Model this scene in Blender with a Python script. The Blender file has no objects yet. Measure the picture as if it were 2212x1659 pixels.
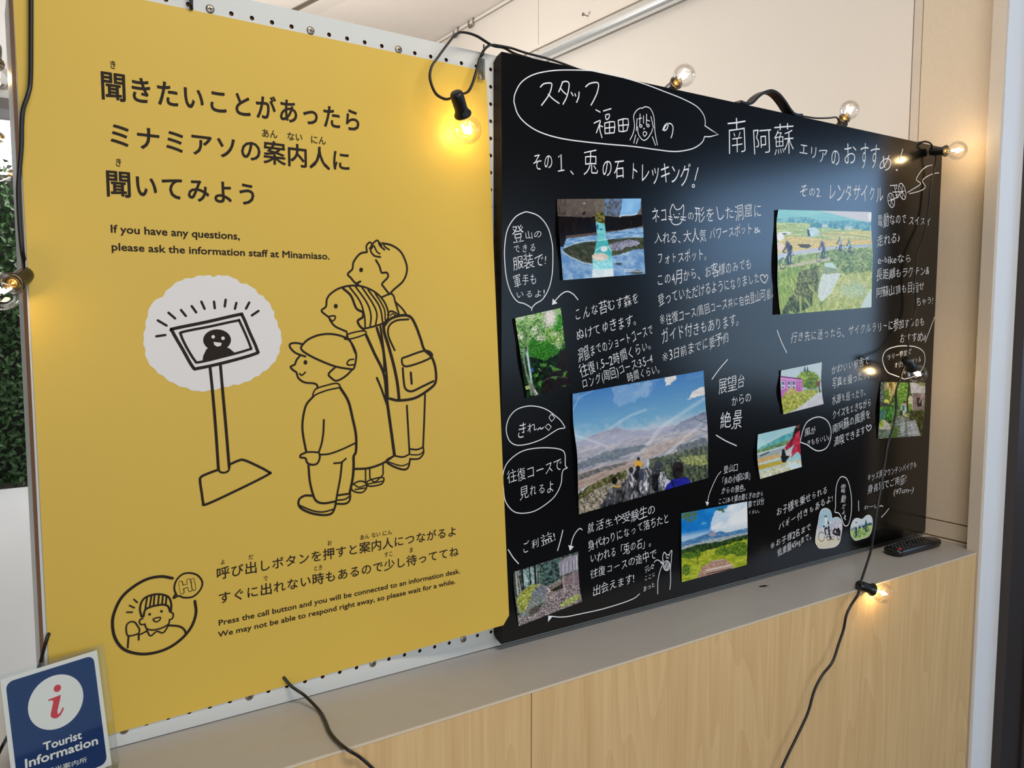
import bpy, bmesh, math, random
import numpy as np
from mathutils import Vector, Matrix

random.seed(7)
# ------------------------------------------------------------------ camera
# The camera stands 1.042 m in front of the perforated panel (plane y = 0), eye height 1.5 m.
# Room axes: x along the panel to the right, y away from the viewer, z up.
F = 1742.02; CX, CY = 1106.0, 829.5
EX = np.array([0.83266978, -0.04483363, 0.55195198])
EZ = np.array([0.0014802, -0.99653354, -0.08317885])
EY = np.array([-0.55376787, -0.07007752, 0.82971699])
CAMY, CAMZ = -1.042, 1.5
sc = bpy.context.scene
COL = sc.collection
cam = bpy.data.cameras.new('camera'); camo = bpy.data.objects.new('camera', cam); COL.objects.link(camo)
cam.sensor_width = 36.0; cam.lens = F / 2212 * 36.0; cam.clip_start = 0.02
rt = Vector((EX[0], EY[0], EZ[0])); dn = Vector((EX[1], EY[1], EZ[1])); fw = Vector((EX[2], EY[2], EZ[2]))
R3 = Matrix((rt, -dn, -fw)).transposed()
camo.matrix_world = Matrix.Translation((0, CAMY, CAMZ)) @ R3.to_4x4()
sc.camera = camo
# ------------------------------------------------------------------ view + world + large lights
sc.view_settings.view_transform = 'Standard'; sc.view_settings.look = 'None'
sc.view_settings.exposure = 0.0; sc.view_settings.gamma = 1.0; sc.view_settings.use_curve_mapping = False
sc.cycles.use_denoising = True
sc.cycles.max_bounces = 8; sc.cycles.transparent_max_bounces = 16
sc.cycles.caustics_reflective = False; sc.cycles.caustics_refractive = False
sc.cycles.sample_clamp_indirect = 4.0
wd = bpy.data.worlds.new('world'); sc.world = wd; wd.use_nodes = True
bg = wd.node_tree.nodes['Background']; bg.inputs[0].default_value = (0.80, 0.90, 1.0, 1); bg.inputs[1].default_value = 0.22

def area(name, loc, target, sx, sy, power, col):
    l = bpy.data.lights.new(name, 'AREA'); l.shape = 'RECTANGLE'; l.size = sx; l.size_y = sy
    l.energy = power; l.color = col
    o = bpy.data.objects.new(name, l); COL.objects.link(o); o.location = loc
    o.rotation_euler = (Vector(target) - Vector(loc)).to_track_quat('-Z', 'Y').to_euler()
    return o
# daylight through the shop windows to the right of and behind the viewer
area('window_light', (4.40, -2.25, 2.10), (0, -2.25, 2.10), 2.1, .62, 21, (0.36, 0.62, 1.0))
area('window_light', (4.40, -2.25, 1.42), (0, -2.25, 1.42), 2.1, .72, 11, (0.48, 0.72, 1.0))
area('window_light', (3.1, -4.52, 1.6), (3.1, 0, 1.6), 2.2, 1.1, 8, (0.50, 0.74, 1.0))
area('window_light', (0.1, -4.5, 1.55), (0.5, 0, 1.3), 3.4, 2.1, 70, (0.97, 0.98, 1.0))
# warm ceiling lamps on the far side of the panel and an added, unseen one over the viewer
def lamp(loc, power, colr, rad):
    l = bpy.data.lights.new('unseen_lamp_light', 'POINT'); l.energy = power; l.color = colr; l.shadow_soft_size = rad
    o = bpy.data.objects.new('unseen_lamp_light', l); COL.objects.link(o); o.location = loc
lamp((.45, 1.75, 2.10), 47, (1.0, .95, .89), .14)
lamp((-.9, .9, 2.3), 5, (1.0, .97, .94), .14)
area('unseen_lamp_light', (0.7, -1.2, 2.72), (0.9, -.3, 0), 1.2, 0.3, 20, (1.0, 0.90, 0.80))  # overhead fill added to brighten the counter top

# ------------------------------------------------------------------ helpers
def rat(x, y):
    v = np.array([x - CX, y - CY, F]); a, b, c = v @ EX, v @ EY, v @ EZ
    return a / b, c / b
def W(u, w, Y): return Vector((u * Y, Y + CAMY, w * Y + CAMZ))
def P(x, y, Y): return W(*rat(x, y), Y)
def PZ(x, y, z):
    u, w = rat(x, y); Y = (z - CAMZ) / w; return W(u, w, Y)
def s2l(c):
    c = np.asarray(c, float) / 255.0
    return np.where(c <= 0.04045, c / 12.92, ((c + 0.055) / 1.055) ** 2.4)
def col(r, g, b, k=1.0): return tuple(float(min(1, q * k)) for q in s2l((r, g, b)))

def mat(name, color=(.5, .5, .5), rough=0.5, metal=0.0, spec=0.5, bump=None, var=None, coat=0.0):
    """Principled with procedural colour variation and bump. var=(scale, amount, stretch xyz), bump=(scale, strength, dist)"""
    m = bpy.data.materials.new(name); m.use_nodes = True; nt = m.node_tree; N = nt.nodes; L = nt.links
    b = N['Principled BSDF']; b.inputs['Base Color'].default_value = (*color, 1)
    b.inputs['Roughness'].default_value = rough; b.inputs['Metallic'].default_value = metal
    b.inputs['Specular IOR Level'].default_value = spec; b.inputs['Coat Weight'].default_value = coat
    tc = N.new('ShaderNodeTexCoord')
    if var:
        mp = N.new('ShaderNodeMapping'); mp.inputs['Scale'].default_value = var[2]
        ns = N.new('ShaderNodeTexNoise'); ns.inputs['Scale'].default_value = var[0]; ns.inputs['Detail'].default_value = 6
        L.new(tc.outputs['Object'], mp.inputs[0]); L.new(mp.outputs[0], ns.inputs['Vector'])
        mx = N.new('ShaderNodeMix'); mx.data_type = 'RGBA'
        mx.inputs[6].default_value = (*[c * (1 - var[1]) for c in color], 1)
        mx.inputs[7].default_value = (*[min(1, c * (1 + var[1])) for c in color], 1)
        L.new(ns.outputs[0], mx.inputs[0]); L.new(mx.outputs[2], b.inputs['Base Color'])
    if bump:
        n2 = N.new('ShaderNodeTexNoise'); n2.inputs['Scale'].default_value = bump[0]; n2.inputs['Detail'].default_value = 4
        L.new(tc.outputs['Object'], n2.inputs['Vector'])
        bp = N.new('ShaderNodeBump'); bp.inputs['Strength'].default_value = bump[1]; bp.inputs['Distance'].default_value = bump[2]
        L.new(n2.outputs[0], bp.inputs['Height']); L.new(bp.outputs[0], b.inputs['Normal'])
    return m

def glassmat(name, tint=(1, 1, 1), gloss=0.06, ior=1.45):
    m = bpy.data.materials.new(name); m.use_nodes = True; nt = m.node_tree; N = nt.nodes; L = nt.links
    N.remove(N['Principled BSDF']); out = N['Material Output']
    tr = N.new('ShaderNodeBsdfTransparent'); tr.inputs[0].default_value = (*tint, 1)
    gl = N.new('ShaderNodeBsdfGlossy'); gl.inputs['Roughness'].default_value = 0.03
    fr = N.new('ShaderNodeFresnel'); fr.inputs[0].default_value = ior
    ad = N.new('ShaderNodeMath'); ad.operation = 'ADD'; ad.inputs[1].default_value = gloss
    mx = N.new('ShaderNodeMixShader')
    ad.operation = 'MULTIPLY_ADD'; ad.inputs[1].default_value = .42; ad.inputs[2].default_value = gloss
    L.new(fr.outputs[0], ad.inputs[0]); L.new(ad.outputs[0], mx.inputs[0])
    L.new(tr.outputs[0], mx.inputs[1]); L.new(gl.outputs[0], mx.inputs[2]); L.new(mx.outputs[0], out.inputs[0])
    return m
def emis(name, c, s):
    m = bpy.data.materials.new(name); m.use_nodes = True; nt = m.node_tree; N = nt.nodes
    b = N['Principled BSDF']; b.inputs['Base Color'].default_value = (*c, 1)
    b.inputs['Emission Color'].default_value = (*c, 1); b.inputs['Emission Strength'].default_value = s
    return m

def link(name, me, m=None, parent=None, smooth=False):
    o = bpy.data.objects.new(name, me); COL.objects.link(o)
    if m and not me.materials: me.materials.append(m)
    if parent: o.parent = parent
    if smooth: me.polygons.foreach_set('use_smooth', [True] * len(me.polygons))
    return o
def pyd(name, v, f, m=None, parent=None, smooth=False):
    me = bpy.data.meshes.new(name); me.from_pydata([tuple(q) for q in v], [], f); me.update()
    return link(name, me, m, parent, smooth)
def tag(o, label, cat, group=None):
    o['label'] = label; o['category'] = cat
    if group: o['group'] = group
    return o
def thing(name, label, cat, loc=(0, 0, 0), group=None):
    o = bpy.data.objects.new(name, None); COL.objects.link(o); o.location = loc; o.empty_display_size = 0.05
    return tag(o, label, cat, group)
def struct(o): o['kind'] = 'structure'; return o
def adopt(o, parent):
    """parent a mesh whose vertices are in world space under an empty that stands elsewhere"""
    o.parent = parent; o.matrix_parent_inverse = Matrix.Translation(-Vector(parent.location)); return o
BOXF = [(0, 3, 2, 1), (4, 5, 6, 7), (0, 1, 5, 4), (1, 2, 6, 5), (2, 3, 7, 6), (3, 0, 4, 7)]
def boxv(x0, x1, y0, y1, z0, z1):
    return [(x0, y0, z0), (x1, y0, z0), (x1, y1, z0), (x0, y1, z0), (x0, y0, z1), (x1, y0, z1), (x1, y1, z1), (x0, y1, z1)]
def box(name, x0, x1, Y0, Y1, z0, z1, m, parent=None, bev=0.0):
    """Y given as distance from the camera plane, z relative to the floor"""
    bm = bmesh.new()
    vs = [bm.verts.new(q) for q in boxv(x0, x1, Y0 + CAMY, Y1 + CAMY, z0, z1)]
    for f in BOXF: bm.faces.new([vs[i] for i in f])
    if bev: bmesh.ops.bevel(bm, geom=bm.edges[:], offset=bev, segments=2, affect='EDGES', profile=0.5)
    bm.normal_update(); me = bpy.data.meshes.new(name); bm.to_mesh(me); bm.free()
    o = link(name, me, m)
    if parent: adopt(o, parent)
    return o
def crom(pts, n=6, closed=False):
    p = [np.array(q, float) for q in pts]
    if len(p) < 3: return p
    if closed: p = [p[-1]] + p + [p[0], p[1]]
    else: p = [2 * p[0] - p[1]] + p + [2 * p[-1] - p[-2]]
    out = []
    for i in range(1, len(p) - 2):
        a, b, c, d = p[i - 1:i + 3]
        for k in range(n):
            t = k / n
            out.append(0.5 * (2 * b + (c - a) * t + (2 * a - 5 * b + 4 * c - d) * t * t + (3 * b - 3 * c + d - a) * t ** 3))
    out.append(p[-2]); return out
def tube(name, pts, r, m, parent=None, sides=8, n=6, flat=None, smooth=True):
    """sweep along Catmull-Rom path; r radius; flat=(ry) gives an oval section"""
    q = [Vector(v) for v in crom([tuple(v) for v in pts], n)]
    vs, fs = [], []; up = None
    for i, v in enumerate(q):
        t = (q[min(i + 1, len(q) - 1)] - q[max(i - 1, 0)]).normalized()
        if up is None: up = Vector((0, 0, 1)) if abs(t.z) < .9 else Vector((0, 1, 0))
        s = t.cross(up)
        if s.length < 1e-5: s = t.cross(Vector((1, 0, 0)))
        s.normalize(); up = s.cross(t).normalized()
        for k in range(sides):
            a = 2 * math.pi * k / sides
            vs.append(v + s * math.cos(a) * r + up * math.sin(a) * (flat or r))
    for i in range(len(q) - 1):
        for k in range(sides):
            a = i * sides + k; b = i * sides + (k + 1) % sides
            fs.append((a, b, b + sides, a + sides))
    fs.append(tuple(reversed(range(sides)))); fs.append(tuple(range(len(vs) - sides, len(vs))))
    o = pyd(name, vs, fs, m, None, smooth)
    if parent: adopt(o, parent)
    return o
def lathe(name, prof, m, mw, parent=None, seg=24, lobes=0, amp=0.0, smooth=True):
    vs, fs = [], []
    for i, (r, z) in enumerate(prof):
        for k in range(seg):
            a = 2 * math.pi * k / seg; rr = r * (1 + (amp * math.cos(lobes * a) if lobes else 0))
            vs.append(mw @ Vector((rr * math.cos(a), rr * math.sin(a), z)))
    for i in range(len(prof) - 1):
        for k in range(seg):
            a = i * seg + k; b = i * seg + (k + 1) % seg
            fs.append((a, b, b + seg, a + seg))
    o = pyd(name, vs, fs, m, None, smooth)
    if parent: adopt(o, parent)
    return o

# ------------------------------------------------------------------ lettering and line drawing on surfaces
_fc = bpy.data.curves.new('glyph', 'FONT'); _fo = bpy.data.objects.new('glyph', _fc); COL.objects.link(_fo)
_fc.resolution_u = 3
_G = {}
def glyph(ch, off):
    k = (ch, off)
    if k in _G: return _G[k]
    def get(s):
        _fc.body = s; _fc.offset = off; _fo.update_tag(); dg = bpy.context.evaluated_depsgraph_get(); dg.update()
        me = bpy.data.meshes.new_from_object(_fo.evaluated_get(dg))
        n = len(me.vertices); co = np.empty(n * 3); me.vertices.foreach_get('co', co)
        fs = [tuple(p.vertices) for p in me.polygons]; bpy.data.meshes.remove(me)
        return co.reshape(-1, 3)[:, :2], fs
    v, f = get(ch)
    if ord(ch) > 0x2e7f: adv = 1.0
    else: adv = get(ch + '|')[0][:, 0].max() - get('|')[0][:, 0].max()
    _G[k] = (v, f, float(adv)); return _G[k]

def _komejirushi():
    v, f = [], []
    for sg in (1, -1):
        b = len(v); d = np.array([.7071, .7071 * sg]); n = np.array([-d[1], d[0]]) * .032; c = np.array([.5, .36])
        v += [c - d * .36 - n, c + d * .36 - n, c + d * .36 + n, c - d * .36 + n]; f.append((b, b + 1, b + 2, b + 3))
    for dx, dy in ((.3, 0), (-.3, 0), (0, .3), (0, -.3)):
        b = len(v); v += [np.array([.5 + dx + .055 * math.cos(a), .36 + dy + .055 * math.sin(a)]) for a in [1.047 * i for i in range(6)]]; f.append(tuple(range(b, b + 6)))
    return np.array(v), f, 1.0
for _o in (0, -.004, -.008): _G[('※', _o)] = _komejirushi()
class Ink:
    """collects flat print on a surface given in view ratios (u, w); surf(u, w) -> distance"""
    def __init__(s, surf, eps=0.0004): s.v, s.f, s.surf, s.eps = [], [], surf, eps
    def add(s, uv, faces, lift=0):
        b = len(s.v)
        for u, w in uv: s.v.append(W(u, w, s.surf(u, w) - s.eps - lift))
        s.f += [tuple(i + b for i in f) for f in faces]
    def text(s, t, p0, p1, h, off=0.0, jit=0.0, lat=False, kana=1.0, lift=0):
        a = np.array(rat(*p0)); b = np.array(rat(*p1)); d = b - a; L = np.linalg.norm(d); d /= L; n = np.array([-d[1], d[0]])
        hh = abs(rat(p0[0], p0[1] - h)[1] - a[1])
        size = hh / (0.70 if lat else 0.90); dy = 0.0 if lat else 0.07
        gs = [glyph(c, min(off, 0)) if c != ' ' else (None, None, 0.27) for c in t]
        tot = sum(g[2] for g in gs); sx = L / tot; x = 0.0
        for c, (v, f, adv) in zip(t, gs):
            if v is not None and len(v):
                jv = [random.gauss(0, jit) for _ in range(8)] if jit else None
                k = kana if (0x3040 <= ord(c) <= 0x30ff) else 1.0
                q = v.copy(); q[:, 0] = (q[:, 0] - adv / 2) * k; q[:, 1] = (q[:, 1] - .36) * k + .36
                if jit:
                    an = random.gauss(0, jit * .8); k2 = 1 + random.gauss(0, jit); sh = random.gauss(0.05, jit)
                    q[:, 0] += sh * (q[:, 1] - .36)
                    ca, sa = math.cos(an), math.sin(an); y = q[:, 1] - .36
                    q = np.stack([(q[:, 0] * ca - y * sa) * k2, (q[:, 0] * sa + y * ca) * k2 + .36 + random.gauss(0, jit * .4)], 1)
                    q[:, 0] += jv[0] * 1.1 * q[:, 1] ** 2 + jv[1] * q[:, 0] * q[:, 1] * 2 + jv[2] * q[:, 0]
                    q[:, 1] += jv[3] * 2.0 * q[:, 0] ** 2 + (.07 + jv[4]) * q[:, 0] + jv[5] * (q[:, 1] - .36)
                for ci, (bx, by) in enumerate(((0, 0), (off, 0), (-off, 0), (0, off), (0, -off), (off * .7, off * .7), (-off * .7, off * .7), (off * .7, -off * .7), (-off * .7, -off * .7)) if off > 0 else ((0, 0),)):
                  uv = a + np.outer((x + adv / 2) * sx + q[:, 0] * sx + bx * size, d) + np.outer((q[:, 1] + dy + by) * size, n)
                  s.add(uv, f, lift + ci * 5e-6)
            x += adv
    def stroke(s, pts, wpx, closed=False, n=5, lift=0, taper=False):
        s.k = (getattr(s, 'k', 0) + 1) % 40; lift += s.k * 6e-6
        pts = crom(pts, n, closed) if n > 1 and len(pts) > 2 else [np.array(p, float) for p in pts]
        uv = np.array([rat(*p) for p in pts]); m = pts[len(pts) // 2]
        r = 0.5 * wpx * np.linalg.norm(np.array(rat(m[0], m[1] + 1)) - np.array(rat(m[0], m[1])))
        N = len(uv); o = []
        T = np.zeros_like(uv)
        T[1:-1] = uv[2:] - uv[:-2]; T[0] = uv[1] - uv[0]; T[-1] = uv[-1] - uv[-2]
        T /= np.maximum(1e-12, np.linalg.norm(T, axis=1))[:, None]; NN = np.stack([-T[:, 1], T[:, 0]], 1)
        ring = np.concatenate([uv + NN * r, uv - NN * r])
        s.add(ring, [(i, i + N, i + N + 1, i + 1) for i in range(N - 1)], lift)
        for c in ((uv[0], uv[-1]) if not closed else (uv[0],)):
            k = 8; s.add([c + r * np.array([math.cos(6.2832 * j / k), math.sin(6.2832 * j / k)]) for j in range(k)], [tuple(range(k))], lift + 3e-6)
    def fill(s, pts, closed=True, n=1, lift=0):
        if n > 1: pts = crom(pts, n, True)[:-1]
        uv = [rat(*p) for p in pts]; s.k = (getattr(s, 'k', 0) + 1) % 40; s.add(uv, [tuple(range(len(uv)))], lift + s.k * 6e-6)
    def dot(s, c, rx, ry=None, k=14, lift=0):
        ry = ry or rx
        s.fill([(c[0] + rx * math.cos(6.2832 * j / k), c[1] + ry * math.sin(6.2832 * j / k)) for j in range(k)], lift=lift)
    def build(s, name, m, parent):
        me = bpy.data.meshes.new(name); me.from_pydata([tuple(v) for v in s.v], [], s.f)
        bm = bmesh.new(); bm.from_mesh(me)
        big = [f for f in bm.faces if len(f.verts) > 6]
        if big: bmesh.ops.triangulate(bm, faces=big, ngon_method='EAR_CLIP')
        bm.to_mesh(me); bm.free(); me.update()
        o = link(name, me, m)
        if parent: adopt(o, parent)
        s.v, s.f = [], []
        if 'handwriting' in name or 'text' in name: o['kind'] = 'stuff'
        return o
class Tile:
    """coordinates read off an enlarged crop of the photograph"""
    def __init__(s, ox, oy, k): s.ox, s.oy, s.k = ox, oy, k
    def __call__(s, *p):
        if len(p) == 2 and not hasattr(p[0], '__len__'): return (s.ox + p[0] / s.k, s.oy + p[1] / s.k)
        return [(s.ox + x / s.k, s.oy + y / s.k) for x, y in (p[0] if len(p) == 1 else p)]

# ------------------------------------------------------------------ materials
M = {}
M['white_wall'] = mat('white wall paint', col(236, 229, 220), 0.7, bump=(90, .08, .002), var=(3, .02, (1, 1, 1)))
M['ceiling'] = mat('ceiling board', col(246, 238, 230), 0.85, bump=(60, .06, .002))
M['beige_wall'] = mat('beige textured wallpaper', col(228, 212, 188), 0.75, bump=(300, .22, .003), var=(120, .05, (1, 1, 1)))
M['beige_trim'] = mat('beige painted trim', col(218, 206, 190), 0.55, bump=(40, .05, .002), var=(14, .04, (1, 1, 1)))
M['beige_board'] = mat('beige painted skirting', col(226, 210, 187), 0.55, bump=(40, .05, .002))
M['pier'] = mat('white pier paint', col(240, 243, 246), 0.6, bump=(35, .15, .002), var=(9, .03, (1, 1, 1)))
M['black_metal'] = mat('dark bronze door frame', col(66, 60, 58), 0.45, .3)
M['floor'] = mat('grey floor', col(88, 82, 78), 0.6, var=(4, .1, (1, 1, 1)))
M['ledge'] = mat('grey laminate', col(180, 177, 172), 0.42, bump=(300, .05, .001), var=(30, .05, (1, 1, 1)))
M['edge'] = mat('pale edge banding', col(222, 208, 184), 0.5)
M['peg'] = mat('white perforated board', col(206, 210, 208), 0.5, bump=(200, .04, .001), var=(6, .03, (1, 1, 1)))
M['mdf'] = mat('brown fibreboard', col(150, 100, 60), 0.85, bump=(220, .4, .002), var=(60, .2, (1, 1, 1)))
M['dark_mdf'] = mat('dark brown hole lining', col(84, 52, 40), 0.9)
M['steel'] = mat('dull steel', col(150, 142, 130), 0.38, 1.0, bump=(300, .1, .001))
M['chrome'] = mat('polished tube', col(232, 236, 238), 0.2, .55)
M['shop_wall'] = mat('dark shop wall', col(92, 84, 78), 0.8, var=(3, .1, (1, 1, 1)))
M['dark'] = mat('dark recess', col(30, 26, 24), 0.8)
M['poster'] = mat('yellow poster sheet', col(214, 181, 78), 0.45, spec=.25, var=(5, .015, (1, 1, 1)))
M['poster_edge'] = mat('poster ink', col(44, 36, 30), 0.6, spec=.12)
M['cloud'] = mat('poster pale print', col(224, 222, 220), 0.5)
M['board'] = mat('black marker board', col(10, 10, 11), 0.18, spec=.5)
M['board_side'] = mat('black board edge', col(20, 14, 11), 0.5, spec=.2)
M['marker'] = mat('white marker ink', col(232, 236, 240), 0.6)
M['rubber'] = mat('black cable rubber', col(18, 16, 16), 0.4, bump=(200, .1, .001))
M['socket'] = mat('black socket plastic', col(20, 19, 18), 0.35)
M['brass'] = mat('brass cap', col(190, 160, 100), 0.3, 1.0)
M['glass'] = glassmat('clear bulb glass', (1, 1, 1), .03)
M['acrylic'] = glassmat('clear acrylic', (.97, .98, .97), .0)
M['filament'] = emis('glowing filament', (1.0, .72, .36), 60)
M['blue'] = mat('blue card print', col(4, 42, 98), 0.3, spec=.25, var=(5, .06, (1, 1, 1)))
M['card'] = mat('white card', col(228, 228, 224), 0.45)
M['red'] = mat('red print', col(205, 30, 42), 0.4)
M['remote'] = mat('black remote plastic', col(24, 23, 24), 0.3)
M['button'] = mat('remote rubber key', col(30, 30, 32), 0.5)
M['red_button'] = mat('red key', col(190, 60, 60), 0.45)
M['keyprint'] = mat('key lettering', col(170, 170, 170), 0.5)
M['leaf'] = mat('dark plastic leaf', col(40, 74, 36), 0.5, var=(12, .5, (1, 1, 1)))
M['hedge_back'] = mat('dark hedge mat', col(18, 26, 16), .9)
M['grey_wall'] = mat('grey far wall', col(150, 150, 150), .8)
M['photo_shade'] = mat('painted photo shade', col(6, 6, 6), 0.9, spec=.1)  # flat black standing in for shade beside the lifted photo edges
M['white_lam'] = mat('white laminate', col(204, 210, 218), 0.3, var=(4, .02, (1, 1, 1)))
M['clear_hook'] = glassmat('clear plastic hook', (.82, .84, .82), .22)

def woodmat():
    m = bpy.data.materials.new('pale beech veneer'); m.use_nodes = True; nt = m.node_tree; N = nt.nodes; L = nt.links
    b = N['Principled BSDF']; b.inputs['Roughness'].default_value = .42; b.inputs['Specular IOR Level'].default_value = .35
    tc = N.new('ShaderNodeTexCoord'); oi = N.new('ShaderNodeObjectInfo')
    ad = N.new('ShaderNodeVectorMath'); ad.operation = 'ADD'
    L.new(tc.outputs['Object'], ad.inputs[0])
    sc1 = N.new('ShaderNodeVectorMath'); sc1.operation = 'SCALE'; sc1.inputs[0].default_value = (3, 0, 1.7); L.new(oi.outputs['Random'], sc1.inputs['Scale'])
    L.new(sc1.outputs[0], ad.inputs[1])
    # cathedral figure: contour bands of a stretched noise field
    mp = N.new('ShaderNodeMapping'); mp.inputs['Scale'].default_value = (4.2, 1, .55); L.new(ad.outputs[0], mp.inputs[0])
    n1 = N.new('ShaderNodeTexNoise'); n1.inputs['Scale'].default_value = 1.6; n1.inputs['Detail'].default_value = 2.0; n1.inputs['Distortion'].default_value = .25
    L.new(mp.outputs[0], n1.inputs[0])
    mul = N.new('ShaderNodeMath'); mul.operation = 'MULTIPLY'; mul.inputs[1].default_value = 16; L.new(n1.outputs[0], mul.inputs[0])
    fr = N.new('ShaderNodeMath'); fr.operation = 'FRACT'; L.new(mul.outputs[0], fr.inputs[0])
    mp2 = N.new('ShaderNodeMapping'); mp2.inputs['Scale'].default_value = (160, 1, 5); L.new(ad.outputs[0], mp2.inputs[0])
    n2 = N.new('ShaderNodeTexNoise'); n2.inputs['Scale'].default_value = 1.0; n2.inputs['Detail'].default_value = 4; L.new(mp2.outputs[0], n2.inputs[0])
    mp3 = N.new('ShaderNodeMapping'); mp3.inputs['Scale'].default_value = (26, 1, .8); L.new(ad.outputs[0], mp3.inputs[0])
    n3 = N.new('ShaderNodeTexNoise'); n3.inputs['Scale'].default_value = 1.0; n3.inputs['Detail'].default_value = 3; L.new(mp3.outputs[0], n3.inputs[0])
    a1 = N.new('ShaderNodeMath'); a1.operation = 'MULTIPLY'; a1.inputs[1].default_value = .20; L.new(fr.outputs[0], a1.inputs[0])
    a2 = N.new('ShaderNodeMath'); a2.operation = 'MULTIPLY_ADD'; a2.inputs[1].default_value = .55; L.new(n2.outputs[0], a2.inputs[0]); L.new(a1.outputs[0], a2.inputs[2])
    a3 = N.new('ShaderNodeMath'); a3.operation = 'MULTIPLY_ADD'; a3.inputs[1].default_value = .55; L.new(n3.outputs[0], a3.inputs[0]); L.new(a2.outputs[0], a3.inputs[2])
    cr = N.new('ShaderNodeValToRGB'); L.new(a3.outputs[0], cr.inputs[0])
    cr.color_ramp.elements[0].position = .25; cr.color_ramp.elements[0].color = (*col(205, 166, 112), 1)
    cr.color_ramp.elements[1].position = 1.0; cr.color_ramp.elements[1].color = (*col(236, 203, 150), 1)
    L.new(cr.outputs[0], b.inputs['Base Color'])
    return m
M['wood'] = woodmat()
# ================================================================== THE SETTING
Z0 = CAMZ
LED = Z0 - .52            # height of the counter top
CEIL = Z0 + 1.28
struct(box('floor', -3.5, 4.6, -3.7, 4.6, -.1, 0, M['floor']))
struct(box('ceiling', -3.5, 4.6, .80, 4.6, CEIL, CEIL + .1, M['ceiling']))
struct(box('ceiling_shop_side', -3.5, 4.6, -3.7, .7995, CEIL, CEIL + .1, M['shop_wall']))
struct(box('wall_right', 1.872, 2.0, .911, 4.6, 0, CEIL, M['beige_wall']))
struct(box('trim_1', 1.8575, 1.87, 1.0815, 1.1005, LED, CEIL, M['beige_trim']))
struct(box('wall_far_right', 1.857, 1.885, 1.1035, 2.610, LED - .4, CEIL, M['white_wall']))
struct(box('wall_far_right', 1.857, 1.885, 2.613, 4.6, LED - .4, CEIL, M['white_wall']))
struct(box('trim_2', 1.833, 1.875, .8837, .912, 0, CEIL, M['beige_trim'], bev=.0012))
struct(box('wall_front', 1.8760, 2.40, .8835, .9105, 0, CEIL, M['pier']))
# the white paint of the pier ends in an uneven brush line over the beige jamb
pv, pf = [], []
for i in range(241):
    z = CEIL * i / 240; x = 1.8415 + random.gauss(0, .0005) + .0006 * math.sin(i * .31)
    pv += [(x, .8830 + CAMY, z), (1.935, .8830 + CAMY, z), (x, .8836 + CAMY, z)]
for i in range(240):
    k = 3 * i; pf += [(k, k + 1, k + 4, k + 3), (k + 2, k, k + 3, k + 5)]
struct(pyd('trim_5', pv, pf, M['pier']))
struct(box('baseboard_right', 1.8590, 1.8715, .9135, 1.079, LED + .0085, LED + .0450, M['beige_board'], bev=.0008))
struct(box('trim_3', 1.8585, 1.8715, .9135, 1.079, LED + .0003, LED + .0055, M['beige_board']))
struct(box('trim_4', 1.8592, 1.8715, .9135, 1.080, LED + .0480, CEIL, M['beige_wall']))
d = box('door_1', 1.935, 1.965, .862, .8835, 0, CEIL, M['black_metal'], bev=.001); struct(d)
for n, (a, b, y0) in dict(door_frame=(1.965, 2.03, .8665), door_stile=(2.03, 2.14, .858)).items():
    o = box(n, a, b, y0, .8835, 0, CEIL, M['black_metal'], bev=.001); o.parent = d
# near side of the room: walls with the window openings the daylight comes through
def wall_with_hole(name, fixed, axis, a0, a1, h0, h1, z0, z1):
    vs, fs = [], []
    for (p0, p1, q0, q1) in ((a0, a1, 0, z0), (a0, a1, z1, CEIL), (a0, h0, z0, z1), (h1, a1, z0, z1)):
        b = len(vs)
        vs += (boxv(p0, p1, fixed, fixed + .12, q0, q1) if axis == 'x' else boxv(fixed, fixed + .12, p0, p1, q0, q1))
        fs += [tuple(i + b for i in f) for f in BOXF]
    return struct(pyd(name, vs, fs, M['shop_wall']))
wall_with_hole('wall_back', -4.70, 'x', -3.5, 4.5, -2.9, 4.2, .4, 2.7)
wall_with_hole('wall_side', 4.5, 'y', -4.7, 3.6, -3.3, -1.2, 1.0, 2.45)
struct(box('wall_left', -3.6, -3.5, -3.7, 4.6, 0, CEIL, M['white_wall']))
struct(box('wall_end', -3.5, 1.86, 4.5, 4.6, 0, CEIL, M['white_wall']))
struct(box('wall_window_side', 2.40, 4.5, .8835, .95, 0, CEIL, M['shop_wall']))

# picture rails and the round tube on the far right wall
for name, lab, zz, a, b in (('picture_rail', 'thin white picture rail where the right wall meets the ceiling', CEIL - .012, 1.15, 4.4),
                       ('picture_rail', 'thin dark-edged rail on the wall just above the shiny tube', Z0 + 1.032, 1.15, 4.4)):
    t = thing(name, lab, 'rail', (1.85, 1, zz))
    adopt(box('rail_bar', 1.848, 1.857, a, b, zz - .008, zz + .008, M['white_wall']), t)
    adopt(box('rail_slot', 1.8465, 1.848, a, b, zz - .0095, zz - .0065, M['steel']), t)
tb = thing('wall_tube', 'shiny round metal tube running along the upper right wall', 'tube', (1.82, .6, Z0 + .985))
tube('tube', [(1.826, .08, Z0 + .977), (1.826, 1.5, Z0 + .977), (1.826, 3.3, Z0 + .977)], .021, M['chrome'], tb, sides=20, n=4)
for yy in (.35, 1.35, 2.35):
    adopt(box('bracket', 1.826, 1.857, yy - CAMY - .008, yy - CAMY + .008, Z0 + .971, Z0 + .983, M['steel']), tb)
def Prail(x, y, X=1.845):
    u, w = rat(x, y); return W(u, w, X / u)
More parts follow.
